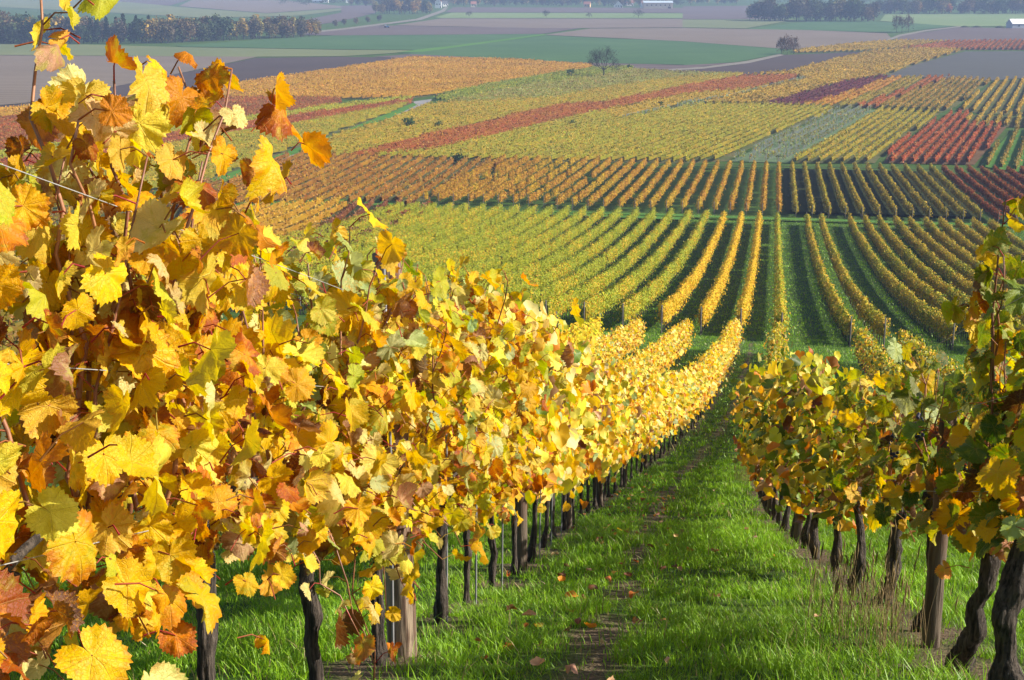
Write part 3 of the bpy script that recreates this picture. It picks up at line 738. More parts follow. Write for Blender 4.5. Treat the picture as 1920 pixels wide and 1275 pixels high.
MIDL = dict(chart=60, lime=16, green=20, yellow=10); MIDG = dict(yellow=30, gold=28, lime=14, orange=10, lemon=10, olive=8)
MIDR = dict(yellow=24, gold=20, olive=20, chart=18, orange=5, tan=4, green=12)
UPL = dict(gold=30, orange=16, rust=10, tan=9, yellow=20, olive=10, brown=5); UPR = dict(yellow=22, gold=16, olive=20, chart=26, green=12, orange=4)
UPRED = dict(rust=30, red=24, brown=14, orange=10, olive=8)
def nth(k): return ORD[k]
wl = -1.55
for k in range(22):
    near = k < 3
    vine_row(89.5 if k < 8 else 92, 206, wl - 2.52*k, MIDG if near else MIDL, 210 if k < 9 else 170, .105, (f'{nth(k+1)} golden' if near else f'{nth(k+1)} green-yellow') + ' vine row left of the lone straight green row in the middle block',
             'vine rows of the middle block', 500 + k, None if near else dict(yellow=4, chart=5, lime=3, gold=1), tone=.84 if near else .66, h=2.0 if near else 2.1, fat=.19 if near else .24)
for k in range(5):
    vine_row(40, 78, -9.25 - 2.52*k, dict(yellow=20, gold=10, chart=20, lemon=6), 130, .12, f'{nth(k+3)} short yellow hedge row beyond the sunlit row, mostly hidden behind it', 'short hedge rows beyond the sunlit row', 590 + k, tone=.85)
vine_row(87, 206, 1.0, dict(chart=40, lime=24, yellow=16, green=18), 200, .105, 'lone straight green vine row running up between wide grass lanes', 'vine rows of the middle block', 540, dict(yellow=3, chart=3), tone=.68)
wr = [5.1, 7.1, 11.1, 13.2, 15.2, 17.5, 19.4, 21.5, 23.6, 25.8, 28.0, 30.2]
for k, w in enumerate(wr):
    vine_row(86 if k < 3 else 84 + (k % 3), 206, w, MIDR, 210, .105, f'{nth(k+1)} yellow-brown vine row right of the lone straight green row in the middle block', 'vine rows of the middle block', 560 + k, dict(olive=3, lime=3, green=2, yellow=2), tone=.74)
for k in range(24):
    vine_row(217 + (k > 14)*2, 289, 1.2 - 2.42*k, UPL, 170, .15, f'{nth(k+1)} orange-brown vine row left of the green lanes in the upper block' if k else 'orange-brown vine row dead straight above the lone green row, upper block',
             'orange vine rows of the upper block', 600 + k, dict(yellow=3, gold=3, olive=2), 1.85, gaps=.16 if k < 12 else .33)
for k in range(12):
    vine_row(216, 289, 3.75 + 2.42*k, UPR, 130, .14, f'{nth(k+1)} sharp-edged yellow-olive vine row right of centre in the upper block', 'yellow-olive vine rows of the upper block', 640 + k, dict(olive=4, yellow=3), 2.0)
for k in range(9):
    vine_row(215, 289, 3.75 + 2.42*(12 + k), UPRED, 110, .15, f'{nth(k+1)} dark red vine row beyond the yellow-olive rows of the upper block', 'dark red vine rows of the upper block', 660 + k, dict(rust=4, red=3, brown=3), 1.9)

# ---------------------------------------------------------------- fields and far parcels, outlined on the ground
_layer = [0]
def patch(name, px, mat, label, kind='structure', cat='field', world=None, group=None, lift=None):
    pts = world if world is not None else [at(*p) for p in px]
    bm = bmesh.new(); vs = [bm.verts.new((p[0], p[1], 0)) for p in pts]; bm.faces.new(vs)
    us_ = [UW(p[0], p[1])[0] for p in pts]; lo, hi = min(us_), max(us_); step = 8 if hi < 330 else 25 if hi < 900 else 90
    for c in np.arange(lo + step, hi, step):
        bmesh.ops.bisect_plane(bm, geom=bm.verts[:] + bm.edges[:] + bm.faces[:], plane_co=(c*SA, c*CA, 0), plane_no=(SA, CA, 0))
    bmesh.ops.triangulate(bm, faces=bm.faces[:]); bmesh.ops.recalc_face_normals(bm, faces=bm.faces[:])
    if bm.faces and sum(f.normal.z for f in bm.faces) < 0: bmesh.ops.reverse_faces(bm, faces=bm.faces[:])
    _layer[0] += 1; off = lift if lift is not None else .02 + .006*_layer[0]
    for v in bm.verts: v.co.z = float(gz(v.co.x, v.co.y)) + off
    me = bpy.data.meshes.new(name); bm.to_mesh(me); bm.free(); me.materials.append(mat)
    o = bpy.data.objects.new(name, me); COL.objects.link(o); tag(o, label, cat, group, kind); return o, pts

G_ = dict(
    floor=field_mat('parcel_floor', (.05, .085, .015), (.12, .10, .05), .2, None, .05),
    green=field_mat('green_crop', (.038, .090, .030), (.058, .118, .040), .02, None, .05, .6), pale=field_mat('pale_crop', (.11, .135, .06), (.145, .16, .07), .015),
    bright=field_mat('bright_crop', (.12, .18, .065), (.155, .205, .08), .01), soil=field_mat('bare_soil', (.125, .097, .076), (.175, .14, .112), .02, (R(8), 9.), .05),
    dark=field_mat('ploughed_soil', (.046, .034, .034), (.074, .054, .050), .02, (R(20), 6.), .1), mauve=field_mat('harrowed_soil', (.085, .064, .062), (.12, .092, .085), .015, (R(4), 14.), .05),
    lane=field_mat('grass_lane', (.05, .14, .02), (.08, .18, .03), .1), path=field_mat('gravel_path', (.15, .135, .115), (.21, .19, .16), .3), stone=field_mat('concrete_track', (.18, .175, .18), (.26, .25, .25), .4),
    grey=field_mat('bare_vine_floor', (.055, .056, .056), (.085, .083, .078), .1, (R(-48), 2.4)), net=field_mat('netted_floor', (.07, .12, .05), (.13, .17, .09), .1),
    earth=field_mat('dark_ground', (.022, .034, .008), (.045, .050, .016), .5, None, .05), redfloor=field_mat('red_parcel_floor', (.09, .05, .025), (.13, .08, .04), .2))

ST = []
# vineyard parcels: outline in photo pixels, mix of leaf colours, row direction (two pixels), spacing, floor, label
DIR_R = ((1365, 303), (1562, 209)); DIR_L = ((420, 258), (640, 218))
P_ = [
 ('vineyard_parcel', [(640, 300), (723, 280), (823, 253), (940, 227), (1057, 200), (1140, 196), (1280, 165), (1390, 146), (1493, 143), (1493, 150), (1410, 168), (1280, 180), (1123, 214), (1007, 240), (890, 268), (807, 288), (673, 298)],
  dict(rust=24, red=16, orange=16, brown=7, gold=8), ((807, 288), (1123, 214)), 2.4, 'redfloor', 'long red diagonal strip of vines across the ochre slope'),
 ('vineyard_parcel', [(853, 197), (1040, 187), (1140, 167), (1280, 147), (1400, 141), (1390, 146), (1280, 165), (1140, 196), (1057, 200), (940, 227), (823, 253), (723, 280), (640, 300), (560, 291), (640, 255), (720, 233), (800, 200)],
  dict(olive=26, yellow=18, gold=16, chart=18, tan=4), ((807, 253), (1123, 180)), 2.4, 'floor', 'olive-yellow vineyard parcel between the grey track and the red strip'),
 ('vineyard_parcel', [(853, 303), (673, 298), (807, 288), (890, 268), (1007, 240), (1123, 214), (1170, 226), (1280, 204), (1320, 199), (1437, 199), (1563, 204), (1560, 214), (1450, 253), (1365, 302), (1280, 307)],
  dict(yellow=22, olive=14, chart=36, gold=10, lime=8), DIR_R, 2.4, 'floor', 'broad yellow-olive vineyard parcel directly above the orange rows'),
 ('vineyard_parcel', [(847, 193), (990, 163), (1113, 147), (1187, 133), (1280, 139), (1400, 141), (1280, 147), (1140, 167), (1040, 187), (853, 197)],
  dict(mint=10, olive=12, tan=6, lime=5), ((990, 175), (1113, 155)), 2.4, 'net', 'pale grey-green strip of thin vines by the lone bare tree'),
 ('vineyard_parcel', [(813, 188), (857, 173), (973, 152), (1107, 130), (1187, 128), (1187, 133), (1113, 147), (990, 163), (847, 193)],
  dict(chart=24, green=34, yellow=6), ((857, 180), (1107, 136)), 2.4, 'lane', 'green-yellow wedge of vines below the orange parcel'),
 ('vineyard_parcel', [(320, 180), (345, 174), (640, 131), (773, 110), (973, 115), (1113, 125), (1107, 130), (973, 152), (857, 173), (773, 185), (640, 187), (400, 185), (-60, 230), (-60, 215)],
  dict(gold=34, orange=22, yellow=16, tan=4), ((640, 165), (973, 132)), 2.4, 'floor', 'large orange vineyard parcel below the green field'),
 ('vineyard_parcel', [(-60, 300), (-60, 232), (400, 187), (640, 188), (640, 200), (317, 244)], dict(rust=30, red=14, brown=12, olive=10, orange=8), DIR_L, 2.4, 'redfloor', 'red-brown vineyard parcel below the large orange one'),
 ('vineyard_parcel', [(-60, 300), (317, 244), (640, 200), (772, 185), (772, 190), (640, 209), (317, 255), (-60, 318)], dict(chart=34, lime=10, yellow=12), DIR_L, 2.4, 'floor', 'narrow yellow-green stripe of vines between two red parcels'),
 ('vineyard_parcel', [(-60, 320), (317, 256), (640, 209), (774, 190), (774, 195), (640, 222), (420, 258), (-60, 340)], dict(rust=26, red=18, brown=8, orange=10), DIR_L, 2.4, 'redfloor', 'lower red stripe of vines left of the grey track'),
 ('vineyard_parcel', [(-60, 342), (420, 258), (640, 222), (770, 196), (740, 212), (640, 247), (520, 292), (400, 338), (290, 360), (-60, 420)], dict(yellow=18, chart=30, olive=12, gold=8), DIR_L, 2.4, 'floor', 'yellow and green vineyard parcel left of the grassy track'),
 ('vineyard_parcel', [(1485, 97), (1613, 82), (1690, 77), (1780, 79), (1690, 92), (1600, 97), (1493, 100)], dict(gold=16, yellow=18, olive=14), DIR_R, 2.8, 'floor', 'thin orange strip of vines beside the roadside tree trio'),
 ('vineyard_parcel', [(1473, 138), (1580, 110), (1640, 97), (1707, 93), (1810, 94), (1713, 123), (1657, 144), (1580, 157), (1437, 197), (1320, 197), (1363, 183), (1515, 150), (1495, 143), (1397, 142)],
  dict(yellow=24, gold=20, olive=22, tan=8), DIR_R, 2.4, 'floor', 'ochre vineyard parcel beside the dark violet field'),
 ('vineyard_parcel', [(1690, 92), (1780, 79), (1990, 75), (1990, 94), (1810, 94)], dict(rust=18, red=16, tan=12, orange=12), DIR_R, 3, 'redfloor', 'far faded red vineyard parcel above the grey slope'),
 ('vineyard_parcel', [(1437, 197), (1580, 157), (1657, 145), (1665, 148), (1580, 180), (1500, 202), (1447, 203)], dict(wine=30, brown=6, red=2), DIR_R, 2.3, 'dark', 'dark purple strip of vines on the far slope'),
 ('vineyard_parcel', [(1500, 202), (1580, 180), (1667, 148), (1700, 147), (1640, 175), (1563, 203)], dict(orange=16, gold=16, yellow=8, red=5), DIR_R, 2.4, 'floor', 'orange strip of vines touching the purple strip'),
 ('vineyard_parcel', [(1565, 203), (1642, 175), (1702, 147), (1740, 147), (1690, 172), (1600, 203)], dict(olive=16, lime=10, gold=10, tan=6), DIR_R, 2.4, 'floor', 'dull green strip of vines between the orange and the pink strips'),
 ('vineyard_parcel', [(1602, 203), (1692, 172), (1742, 147), (1780, 147), (1713, 172), (1643, 203)], dict(red=14, orange=18, tan=10, rust=6), DIR_R, 2.4, 'redfloor', 'pinkish red strip of vines on the far slope'),
 ('vineyard_parcel', [(1645, 204), (1715, 171), (1782, 148), (1860, 152), (1793, 200), (1765, 212)], dict(olive=20, gold=14, orange=8, green=6, tan=6), DIR_R, 2.4, 'floor', 'brown-olive vineyard parcel beside the pink strip'),
 ('vineyard_parcel', [(1795, 208), (1862, 153), (1990, 143), (1990, 222), (1847, 214)], dict(yellow=22, gold=22, lemon=6, olive=8), DIR_R, 3.2, 'floor', 'bright yellow parcel with clear rows below the grey slope'),
 ('vineyard_parcel', [(1802, 234), (1832, 215), (1990, 224), (1990, 242), (1855, 238)], dict(yellow=24, gold=18, lemon=8, olive=8), DIR_R, 2.6, 'floor', 'short yellow band of vines above the bright red rows'),
 ('vineyard_parcel', [(1657, 307), (1673, 279), (1747, 234), (1790, 213), (1827, 216), (1800, 234), (1888, 238), (1827, 310)], dict(red=44, rust=6, orange=22), DIR_R, 2.15, 'redfloor', 'bright red vineyard parcel with clear rows'),
 ('vineyard_parcel', [(1838, 313), (1897, 245), (1990, 242), (1990, 335)], dict(gold=16, olive=18, green=8, tan=6), DIR_R, 2.8, 'lane', 'olive parcel at the edge right of the bright red rows'),
 ('vineyard_parcel', [(1490, 307), (1563, 259), (1655, 208), (1762, 213), (1740, 233), (1663, 282), (1640, 307)], dict(yellow=24, olive=14, gold=12, chart=28), DIR_R, 2.3, 'floor', 'yellow vineyard parcel between the netted rows and the red rows'),
 ('netted_vineyard', [(1367, 304), (1567, 207), (1653, 207), (1557, 260), (1485, 307)], dict(mint=14, tan=6, olive=10, green=6), DIR_R, 2.9, 'net', 'grey-green parcel of bare vines and pale stakes in the yellow slope'),
 ('vineyard_parcel', [(1123, 214), (1280, 181), (1410, 169), (1493, 151), (1508, 149), (1363, 183), (1280, 198), (1163, 226)], dict(olive=24, yellow=24, gold=16), DIR_R, 2.4, 'floor', 'narrow ochre wedge of vines between the red strip and the blue-green strip'),
 ('netted_vineyard', [(1163, 227), (1280, 199), (1363, 184), (1510, 149), (1516, 151), (1380, 186), (1280, 204), (1172, 230)], dict(mint=14, green=8, tan=4), ((1163, 227), (1280, 199)), 2.4, 'net', 'thin blue-green strip of bare stakes on the ochre slope'),
 ('vineyard_parcel', [(420, 388), (430, 346), (520, 302), (560, 294), (850, 304), (955, 307), (860, 350), (762, 392), (745, 384)], dict(gold=22, rust=16, brown=12, orange=16, tan=10, olive=10), ((560, 380), (700, 310)), 2.4, 'floor', 'orange-brown vineyard parcel left of the orange rows'),
 ('vineyard_parcel', [(285, 380), (340, 352), (428, 346), (418, 388), (300, 400)], dict(brown=14, olive=14, rust=8, tan=8), ((300, 380), (410, 350)), 2.4, 'floor', 'dull brown vineyard parcel below the grey track'),
 ('vineyard_parcel', [(330, 440), (420, 394), (660, 382), (610, 428), (480, 520), (300, 600)], dict(gold=26, yellow=22, orange=10, tan=8), ((450, 450), (600, 385)), 2.4, 'floor', 'golden vineyard parcel beyond the sunlit row tops'),
 ('vineyard_parcel', [(480, 520), (612, 428), (664, 384), (830, 392), (740, 440), (560, 560)], dict(brown=24, rust=14, tan=8, wine=4), ((620, 480), (720, 395)), 2.2, 'earth', 'dark brown bare vineyard parcel beside the green-yellow rows'),
 ('vineyard_parcel', [(-200, 560), (-60, 425), (290, 372), (418, 392), (325, 440), (295, 600), (200, 760), (-200, 900)], dict(olive=14, brown=14, tan=8, lime=8, rust=5), ((200, 560), (330, 430)), 2.4, 'floor', 'brown and olive vineyard slope glimpsed through the nearest leaves'),
]
def parcel(name, px, mix_, dirp, spacing, floor, label, seed):
    o, pts = patch('field', px, G_[floor], 'ground under the ' + label, cat='vineyard ground')
    pts = np.array(pts); a, b = at(*dirp[0]), at(*dirp[1]); d = (b - a)/np.linalg.norm(b - a); e = np.array([d[1], -d[0]])
    s = pts @ d; t = pts @ e; rg = np.random.default_rng(seed); P = []; segs = []
    far = np.linalg.norm(pts.mean(0)); step = .30 if far < 330 else .38 if far < 450 else .5 if far < 650 else .7
    q = np.roll(np.arange(len(pts)), -1)
    for tt in np.arange(t.min() + spacing/2, t.max(), spacing):
        k = (t - tt)*(t[q] - tt) < 0
        xs = np.sort(s[k] + (tt - t[k])/(t[q][k] - t[k])*(s[q][k] - s[k]))
        for s0, s1 in zip(xs[::2], xs[1::2]):
            m = int((s1 - s0)/step*4.8)
            if m > 0: ss = rg.uniform(s0, s1, m); P.append(np.outer(ss, d) + e*tt); segs.append((tt, s0, s1))
    if not P: return
    P = np.concatenate(P); n = len(P); thin = vnoise(P[:, 0], P[:, 1], 2.5, 51) > (.18 if name[0] == 'v' else .35); P = P[thin]; n = len(P)
    e3 = np.array([e[0], e[1], 0.]); off = rg.normal(0, .22, n); hgt = (.6 + 1.25*rg.random(n)**.8)*(.85 + .3*vnoise(P[:, 0], P[:, 1], 4, 52))
    xy = P + e*off[:, None]; pos = np.stack([xy[:, 0], xy[:, 1], gz(P[:, 0], P[:, 1]) + hgt - .15], 1)
    c1, c2, dr, cu = pick(mix_, n, rg); big = vnoise(P[:, 0], P[:, 1], 14, 53)[:, None]; c1 = (c1*.72 + c1.mean(0)*.28)*(.40 + .30*big)
    sd_ = np.sign(off)[:, None]; nr = e3*sd_*rg.uniform(.4, 1, (n, 1)) + rg.normal(0, .6, (n, 3)) + np.array([0, 0, .35]); tp = rg.normal(0, 1, (n, 3))
    size = (.24 if far < 330 else .28 if far < 450 else .36 if far < 650 else .5)*np.exp(rg.normal(0, .25, n))
    mb = MB(); leaves(mb, pos, nr, tp, size, c1, c2, dr, cu, 3, rg)
    if name == 'netted_vineyard':                                # pale stakes along the thin rows
        q = P[rg.random(n) < .16]; nq = len(q); z0 = gz(q[:, 0], q[:, 1]); hw = .07
        V = np.stack([np.stack([q[:, 0] + a, q[:, 1] + b, z0 + c], 1) for c in (0, 1.9) for a, b in ((-hw, 0), (hw, 0), (0, hw))], 1)
        o4 = (np.arange(nq)*6)[:, None, None]
        mb.add(V.reshape(-1, 3), [(np.array([[0, 1, 4, 3], [1, 2, 5, 4], [2, 0, 3, 5]])[None] + o4).reshape(-1, 4)], Col=np.tile([.55, .56, .52, 0], (nq*6, 1)))
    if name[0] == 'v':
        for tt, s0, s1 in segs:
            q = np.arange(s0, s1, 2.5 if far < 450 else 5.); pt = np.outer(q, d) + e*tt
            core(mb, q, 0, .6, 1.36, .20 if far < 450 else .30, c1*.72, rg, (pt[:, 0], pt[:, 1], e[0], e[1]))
    v = mb.build(name, M['leaf_far'], smooth=False); tag(v, label, 'vineyard', 'vineyard parcels of the far slope', 'stuff')
for k, args in enumerate(P_): parcel(*args, 700 + k)

F_ = [
 ('dark', [(205, 165), (480, 109), (640, 107), (767, 109), (640, 130), (343, 175), (100, 210), (-60, 228), (-60, 205), (100, 190)], 'dark violet-brown field above the orange vineyard parcel'),
 ('soil', [(-100, 104), (483, 107), (210, 164), (100, 189), (-60, 204), (-100, 204)], 'pale pinkish bare field behind the topmost leaves'),
 ('pale', [(-100, 83), (160, 84), (340, 89), (640, 94), (770, 95), (740, 100), (640, 106), (480, 107), (-100, 103)], 'long grey-green field strip below the wood'),
 ('green', [(330, 86), (500, 74), (640, 66), (757, 65), (980, 63), (1018, 65), (907, 80), (780, 94), (640, 93), (340, 88)], 'deep green field beside the wood, above the thin pale track'),
 ('green', [(745, 101), (797, 97), (907, 82), (1024, 67), (1280, 78), (1465, 92), (1467, 101), (1380, 117), (1290, 123), (1280, 122), (1060, 117), (773, 102)], 'deep green field behind the lone bare tree'),
 ('lane', [(745, 99), (780, 94), (907, 79), (1018, 64), (1026, 66), (907, 82), (790, 98)], 'thin pale green track between the two deep green fields'),
 ('mauve', [(700, 107), (773, 102), (1060, 117), (1280, 123), (1380, 118), (1280, 130), (1187, 133), (1113, 126), (973, 115), (773, 110)], 'narrow brown soil strip below the deep green field'),
 ('dark', [(1262, 132), (1373, 124), (1467, 104), (1600, 98), (1640, 97), (1580, 110), (1473, 137), (1397, 141), (1280, 140), (1187, 133)], 'dark violet ploughed field below the roadside tree trio'),
 ('path', [(1250, 131), (1320, 126), (1400, 115), (1462, 102), (1470, 104), (1405, 119), (1320, 129.5), (1262, 133)], 'pale curved gravel path leading to the roadside tree trio'),
 ('grey', [(1810, 97), (1990, 96), (1990, 142), (1862, 152), (1780, 147), (1657, 145), (1713, 123)], 'grey slope of bare vine rows'),
 ('stone', [(773, 192), (810, 187), (807, 193), (783, 207), (723, 232), (714, 232), (780, 198)], 'grey concrete track bending through the vineyards'),
 ('stone', [(522, 301), (566, 283), (576, 285), (560, 291), (530, 302)], 'lower piece of the grey concrete track'),
 ('stone', [(270, 378), (285, 368), (316, 366), (314, 372), (282, 382)], 'lowest piece of the grey concrete track'),
 ('lane', [(285, 376), (290, 362), (400, 338), (520, 293), (640, 249), (775, 194), (782, 198), (716, 231), (640, 262), (560, 289), (520, 302), (420, 345), (330, 366)], 'bright grassy verge along the concrete track'),
 ('lane', [(416, 392), (420, 384), (670, 376), (745, 381), (860, 397), (1280, 405), (1280, 416), (830, 398), (660, 385)], 'bright grass lane below the orange rows'),
 ('mauve', [(560, 66), (620, 57), (707, 48), (860, 51), (1090, 53), (1017, 64), (640, 67)], 'violet ploughed field with a tractor'),
 ('soil', [(740, 48), (827, 35), (1280, 35.5), (1280, 52), (1107, 53), (1000, 53)], 'pale grey-brown stubble field below the village'),
 ('soil', [(1022, 66), (1107, 54), (1280, 53), (1513, 57), (1663, 63), (1673, 75), (1497, 92), (1465, 92), (1280, 78)], 'wide pale brown field above the deep green field'),
 ('mauve', [(1280, 12), (1412, 11), (1470, 36), (1280, 36.5)], 'violet-brown field between the warehouse and the dark copse'),
 ('pale', [(1280, 37), (1493, 37), (1397, 54), (1280, 52)], 'pale green stubble strip below the distant trees'),
 ('green', [(1397, 55), (1513, 41), (1647, 41), (1797, 49), (1673, 62), (1513, 57)], 'green field behind the pale far tree trio'),
 ('bright', [(1650, 40), (1660, 27), (1990, 25), (1990, 49), (1797, 50)], 'bright pale green field before the distant wood'),
 ('mauve', [(1673, 77), (1697, 66), (1800, 52), (1990, 54), (1990, 75), (1780, 79), (1690, 77)], 'violet-grey ploughed field in front of the white barn'),
 ('path', [(1658, 77), (1685, 66), (1735, 57), (1800, 49.5), (1804, 51), (1740, 59), (1692, 68), (1668, 77)], 'pale track curving towards the white barn'),
 ('bright', [(815, 33), (847, 24), (1280, 25.5), (1280, 34.5), (827, 34.5)], 'pale green strip with small bare trees'),
 ('mauve', [(835, 23), (850, 14), (1280, 15), (1280, 24.5), (847, 23.5)], 'violet strip of soil at the village edge'),
 ('path', [(560, 62), (640, 54), (780, 36), (826, 20), (834, 14), (840, 14), (834, 22), (790, 38), (640, 57), (560, 65)], 'pale farm road running to the village'),
 ('pale', [(-150, 6), (-150, -8), (200, -2), (330, 13), (500, 26), (640, 16), (640, 20), (560, 30), (387, 34), (170, 22)], 'pale green field above the wood'),
 ('mauve', [(160, -2), (360, -2), (318, 11)], 'violet field corner at the top of the picture'),
 ('soil', [(335, 12), (362, -1), (540, 1), (640, 12), (640, 15), (500, 25)], 'pale brown field above the wood by the village'),
 ('mauve', [(640, 24), (640, 11), (700, 10), (720, 16), (700, 26), (640, 40), (575, 50), (560, 40)], 'grey-violet field behind the tail of the wood'),
]
for m, px, lab in F_:
    patch('track' if m in ('path', 'stone') else 'grass_lane' if m == 'lane' else 'field', px, G_[m], lab, cat='track' if m in ('path', 'stone') else 'grass lane' if m == 'lane' else 'field')
# dark green-brown sheet between the yellow-olive rows and bands of grass track across the slope
for u0, u1, w0, w1, m, lab, nm in ((220, 288, 2.2, 31, 'earth', 'dark green-brown ground between the yellow-olive rows', 'field'), (209.5, 211.2, -34, 40, 'lane', 'mown grass track between the middle and the upper rows', 'grass_lane'),
                                   (290.8, 292.2, -50, 34, 'earth', 'dark earth track along the top of the upper rows', 'track')):
    ring = [XY(u0, w) for w in np.linspace(w0, w1, 8)] + [XY(u1, w) for w in np.linspace(w1, w0, 8)]
    patch(nm, None, G_[m], lab, world=[np.array(p) for p in ring], cat=nm.replace('_', ' '))

# ---------------------------------------------------------------- trees
def tree_leaf_mat(name, stops, trans=.2):
    b = NB(name); oi = b.n('ObjectInfo').outputs['Random']; r = b.n('ValToRGB', {0: oi}); cr = r.color_ramp
    cr.interpolation = 'CONSTANT'
    while len(cr.elements) < len(stops): cr.elements.new(.5)
    for k, c in enumerate(stops): cr.elements[k].position = k/len(stops); cr.elements[k].color = rgb(c)
    g = b.attr('Col').outputs['Color']; col = b.mix(1., r.outputs[0], g, 'MULTIPLY')
    d = b.n('BsdfDiffuse', {'Color': col}).outputs[0]; t = b.n('BsdfTranslucent', {'Color': col}).outputs[0]
    return b.done(b.n('MixShader', {0: trans, 1: d, 2: t}).outputs[0])
M['wood_leaf'] = tree_leaf_mat('autumn_wood_leaf', [(.10, .085, .055), (.06, .08, .03), (.14, .10, .05), (.05, .075, .035), (.17, .13, .05), (.09, .08, .06), (.12, .10, .06), (.30, .19, .04), (.07, .085, .04)])
M['yellow_leaf'] = tree_leaf_mat('yellow_tree_leaf', [(.32, .23, .06), (.24, .20, .06), (.30, .18, .05)])
M['brown_leaf'] = tree_leaf_mat('brown_tree_leaf', [(.14, .08, .045), (.12, .07, .04), (.16, .09, .04)])
M['orange_leaf'] = tree_leaf_mat('orange_tree_leaf', [(.40, .14, .04)])
M['conifer_leaf'] = tree_leaf_mat('conifer_leaf', [(.03, .05, .03), (.035, .055, .028)])
M['shrub_leaf'] = tree_leaf_mat('shrub_leaf', [(.05, .09, .02), (.06, .10, .03)])

def crown_quads(mb, C, size, rg, up=.3):
    n = len(C); nr = norm(rg.normal(0, 1, (n, 3)) + [0, 0, up]); tp = rg.normal(0, 1, (n, 3)); j = np.exp(rg.normal(0, .22, (n, 1)))
    hue = 1 + rg.normal(0, .08, (n, 3)); leaves(mb, C, nr, tp, size*np.exp(rg.normal(0, .3, n)), np.clip(j*hue, .2, 2.5), np.ones((n, 3)), np.zeros(n), np.zeros(n), 3, rg)

def make_tree(name, h, cw, seed, mat, n=950, size=.80, kind='round', bare=.08, label='', cat='tree'):
    rg = np.random.default_rng(seed); root = empty(name, (0, 0, 0), label, cat); tr = MB(); cr = MB()
    tube(tr, [[0, 0, -.3], [rg.normal(0, .15), rg.normal(0, .15), h*.35], [rg.normal(0, .3), rg.normal(0, .3), h*.8]], [h*.022, h*.016, h*.005], 7)
    if kind == 'cone':
        t = rg.random(n)**.8; a = rg.uniform(0, 6.3, n); rr = cw*.5*(1.03 - t)*np.sqrt(rg.uniform(.25, 1, n))
        C = np.stack([rr*np.cos(a), rr*np.sin(a), h*(.08 + .92*t)], 1)
    else:
        nb = 15; cz = h*(bare + (1 - bare)*.5)
        B = norm(rg.normal(0, 1, (nb, 3)))*rg.uniform(.3, .85, (nb, 1))*np.array([cw*.38, cw*.38, h*(1 - bare)*.46]) + [0, 0, cz]
        br = rg.uniform(.17, .27, nb)*cw
        for q in range(nb): tube(tr, [[0, 0, h*rg.uniform(.25, .5)], B[q]*[.5, .5, .9], B[q]], [h*.009, h*.006, h*.003], 4)
        ix = rg.integers(0, nb, n); C = B[ix] + norm(rg.normal(0, 1, (n, 3)))*(br[ix]*rg.uniform(.55, 1.12, n))[:, None]*np.array([1, 1, 1.15])
        C[:, 2] = np.clip(C[:, 2], h*bare*.7, h*1.02)
    crown_quads(cr, C, size, rg)
    tr.build('trunk', M['bark_far'], root); cr.build('crown', M[mat], root, smooth=False); return root

def bare_tree(name, h, seed, label, leafmat=None, nleaf=0, spread=1.):
    rg = np.random.default_rng(seed); root = empty(name, (0, 0, 0), label, 'tree'); tr = MB(); tw = MB(); tips = []
    def grow(p, d, l, r, depth):
        q = p + d*l*.5 + rg.normal(0, .05*l, 3); e = q + norm(d + rg.normal(0, .16, 3))*l*.5
        tube(tr if depth < 3 else tw, np.stack([p, q, e]), [r, r*.85, r*.66], 7 if depth < 2 else 4 if depth < 4 else 3, 0, None, False)
        if depth > 2: tips.append(e)
        if depth == 7: return
        if depth == 0:
            for q in range(8):
                a = q*2.4 + rg.uniform(-.3, .3); ti = .25 + .95*(q/7.)**.8; b0 = p + (e - p)*rg.uniform(.75, 1.)
                grow(b0, np.array([math.sin(ti)*math.cos(a), math.sin(ti)*math.sin(a), math.cos(ti)]), l*rg.uniform(.62, .78), r*.55, 2)
            return
        for _ in range(3 if depth < 6 else 2):
            ax = norm(rg.normal(0, 1, 3) + [0, 0, .15]); nd = norm(d + ax*rg.uniform(.55, 1.0)*spread); grow(e, nd, l*rg.uniform(.66, .84), max(r*.64, h*.0016), depth + 1)
    grow(np.array([0, 0, -.3]), np.array([0, 0, 1.]), h*.33, h*.022, 0)
    tr.build('trunk', M['bark_far'], root); tw.build('twigs', M['bark_far'], root, smooth=False)
    if nleaf:
        cr = MB(); T_ = np.array(tips); crown_quads(cr, T_[rg.integers(0, len(T_), nleaf)] + rg.normal(0, .35, (nleaf, 3)), .5, rg); cr.build('crown', M[leafmat], root, smooth=False)
    return root

def stand(o, px, py, s=1., rz=0, jitter=None, slim=1.):
    p = at(px, py)
    if jitter is not None: p = p + jitter
    o.location = (p[0], p[1], float(gz(*p))); o.rotation_euler = (0, 0, rz); o.scale = (s*slim, s*slim, s); return o

t = stand(bare_tree('bare_tree', 13.0, 3, 'lone leafless tree with a round twiggy crown beside the pale green strip'), 1130, 146)
for k, (px, py, s, lab) in enumerate(((1465, 102.5, 1., 'leftmost brown-leaved tree of the roadside trio by the gravel path'), (1476, 102.5, 1.02, 'middle tree of the roadside trio, thinner greenish crown'), (1488, 101.5, .97, 'rightmost orange-tinged tree of the roadside trio by the vines'))):
    stand(bare_tree('roadside_tree', 9.5, 30 + k, lab, 'brown_leaf', 520, 1.), px, py, s, k*1.3, None, .56)['group'] = 'trio of trees by the gravel path'
for k, (px, py, s, lab) in enumerate(((1681, 61, 1., 'leftmost hazy tree of the far trio beside the curving track'), (1691, 61.5, .95, 'middle hazy tree of the far trio beside the curving track'), (1703, 60.5, .98, 'rightmost hazy tree of the far trio, trunk apart'))):
    stand(bare_tree('field_tree', 13.5, 40 + k, lab, 'brown_leaf', 520, 1.), px, py, s, k*1.3, None, .52)['group'] = 'trio of hazy trees in the green field'
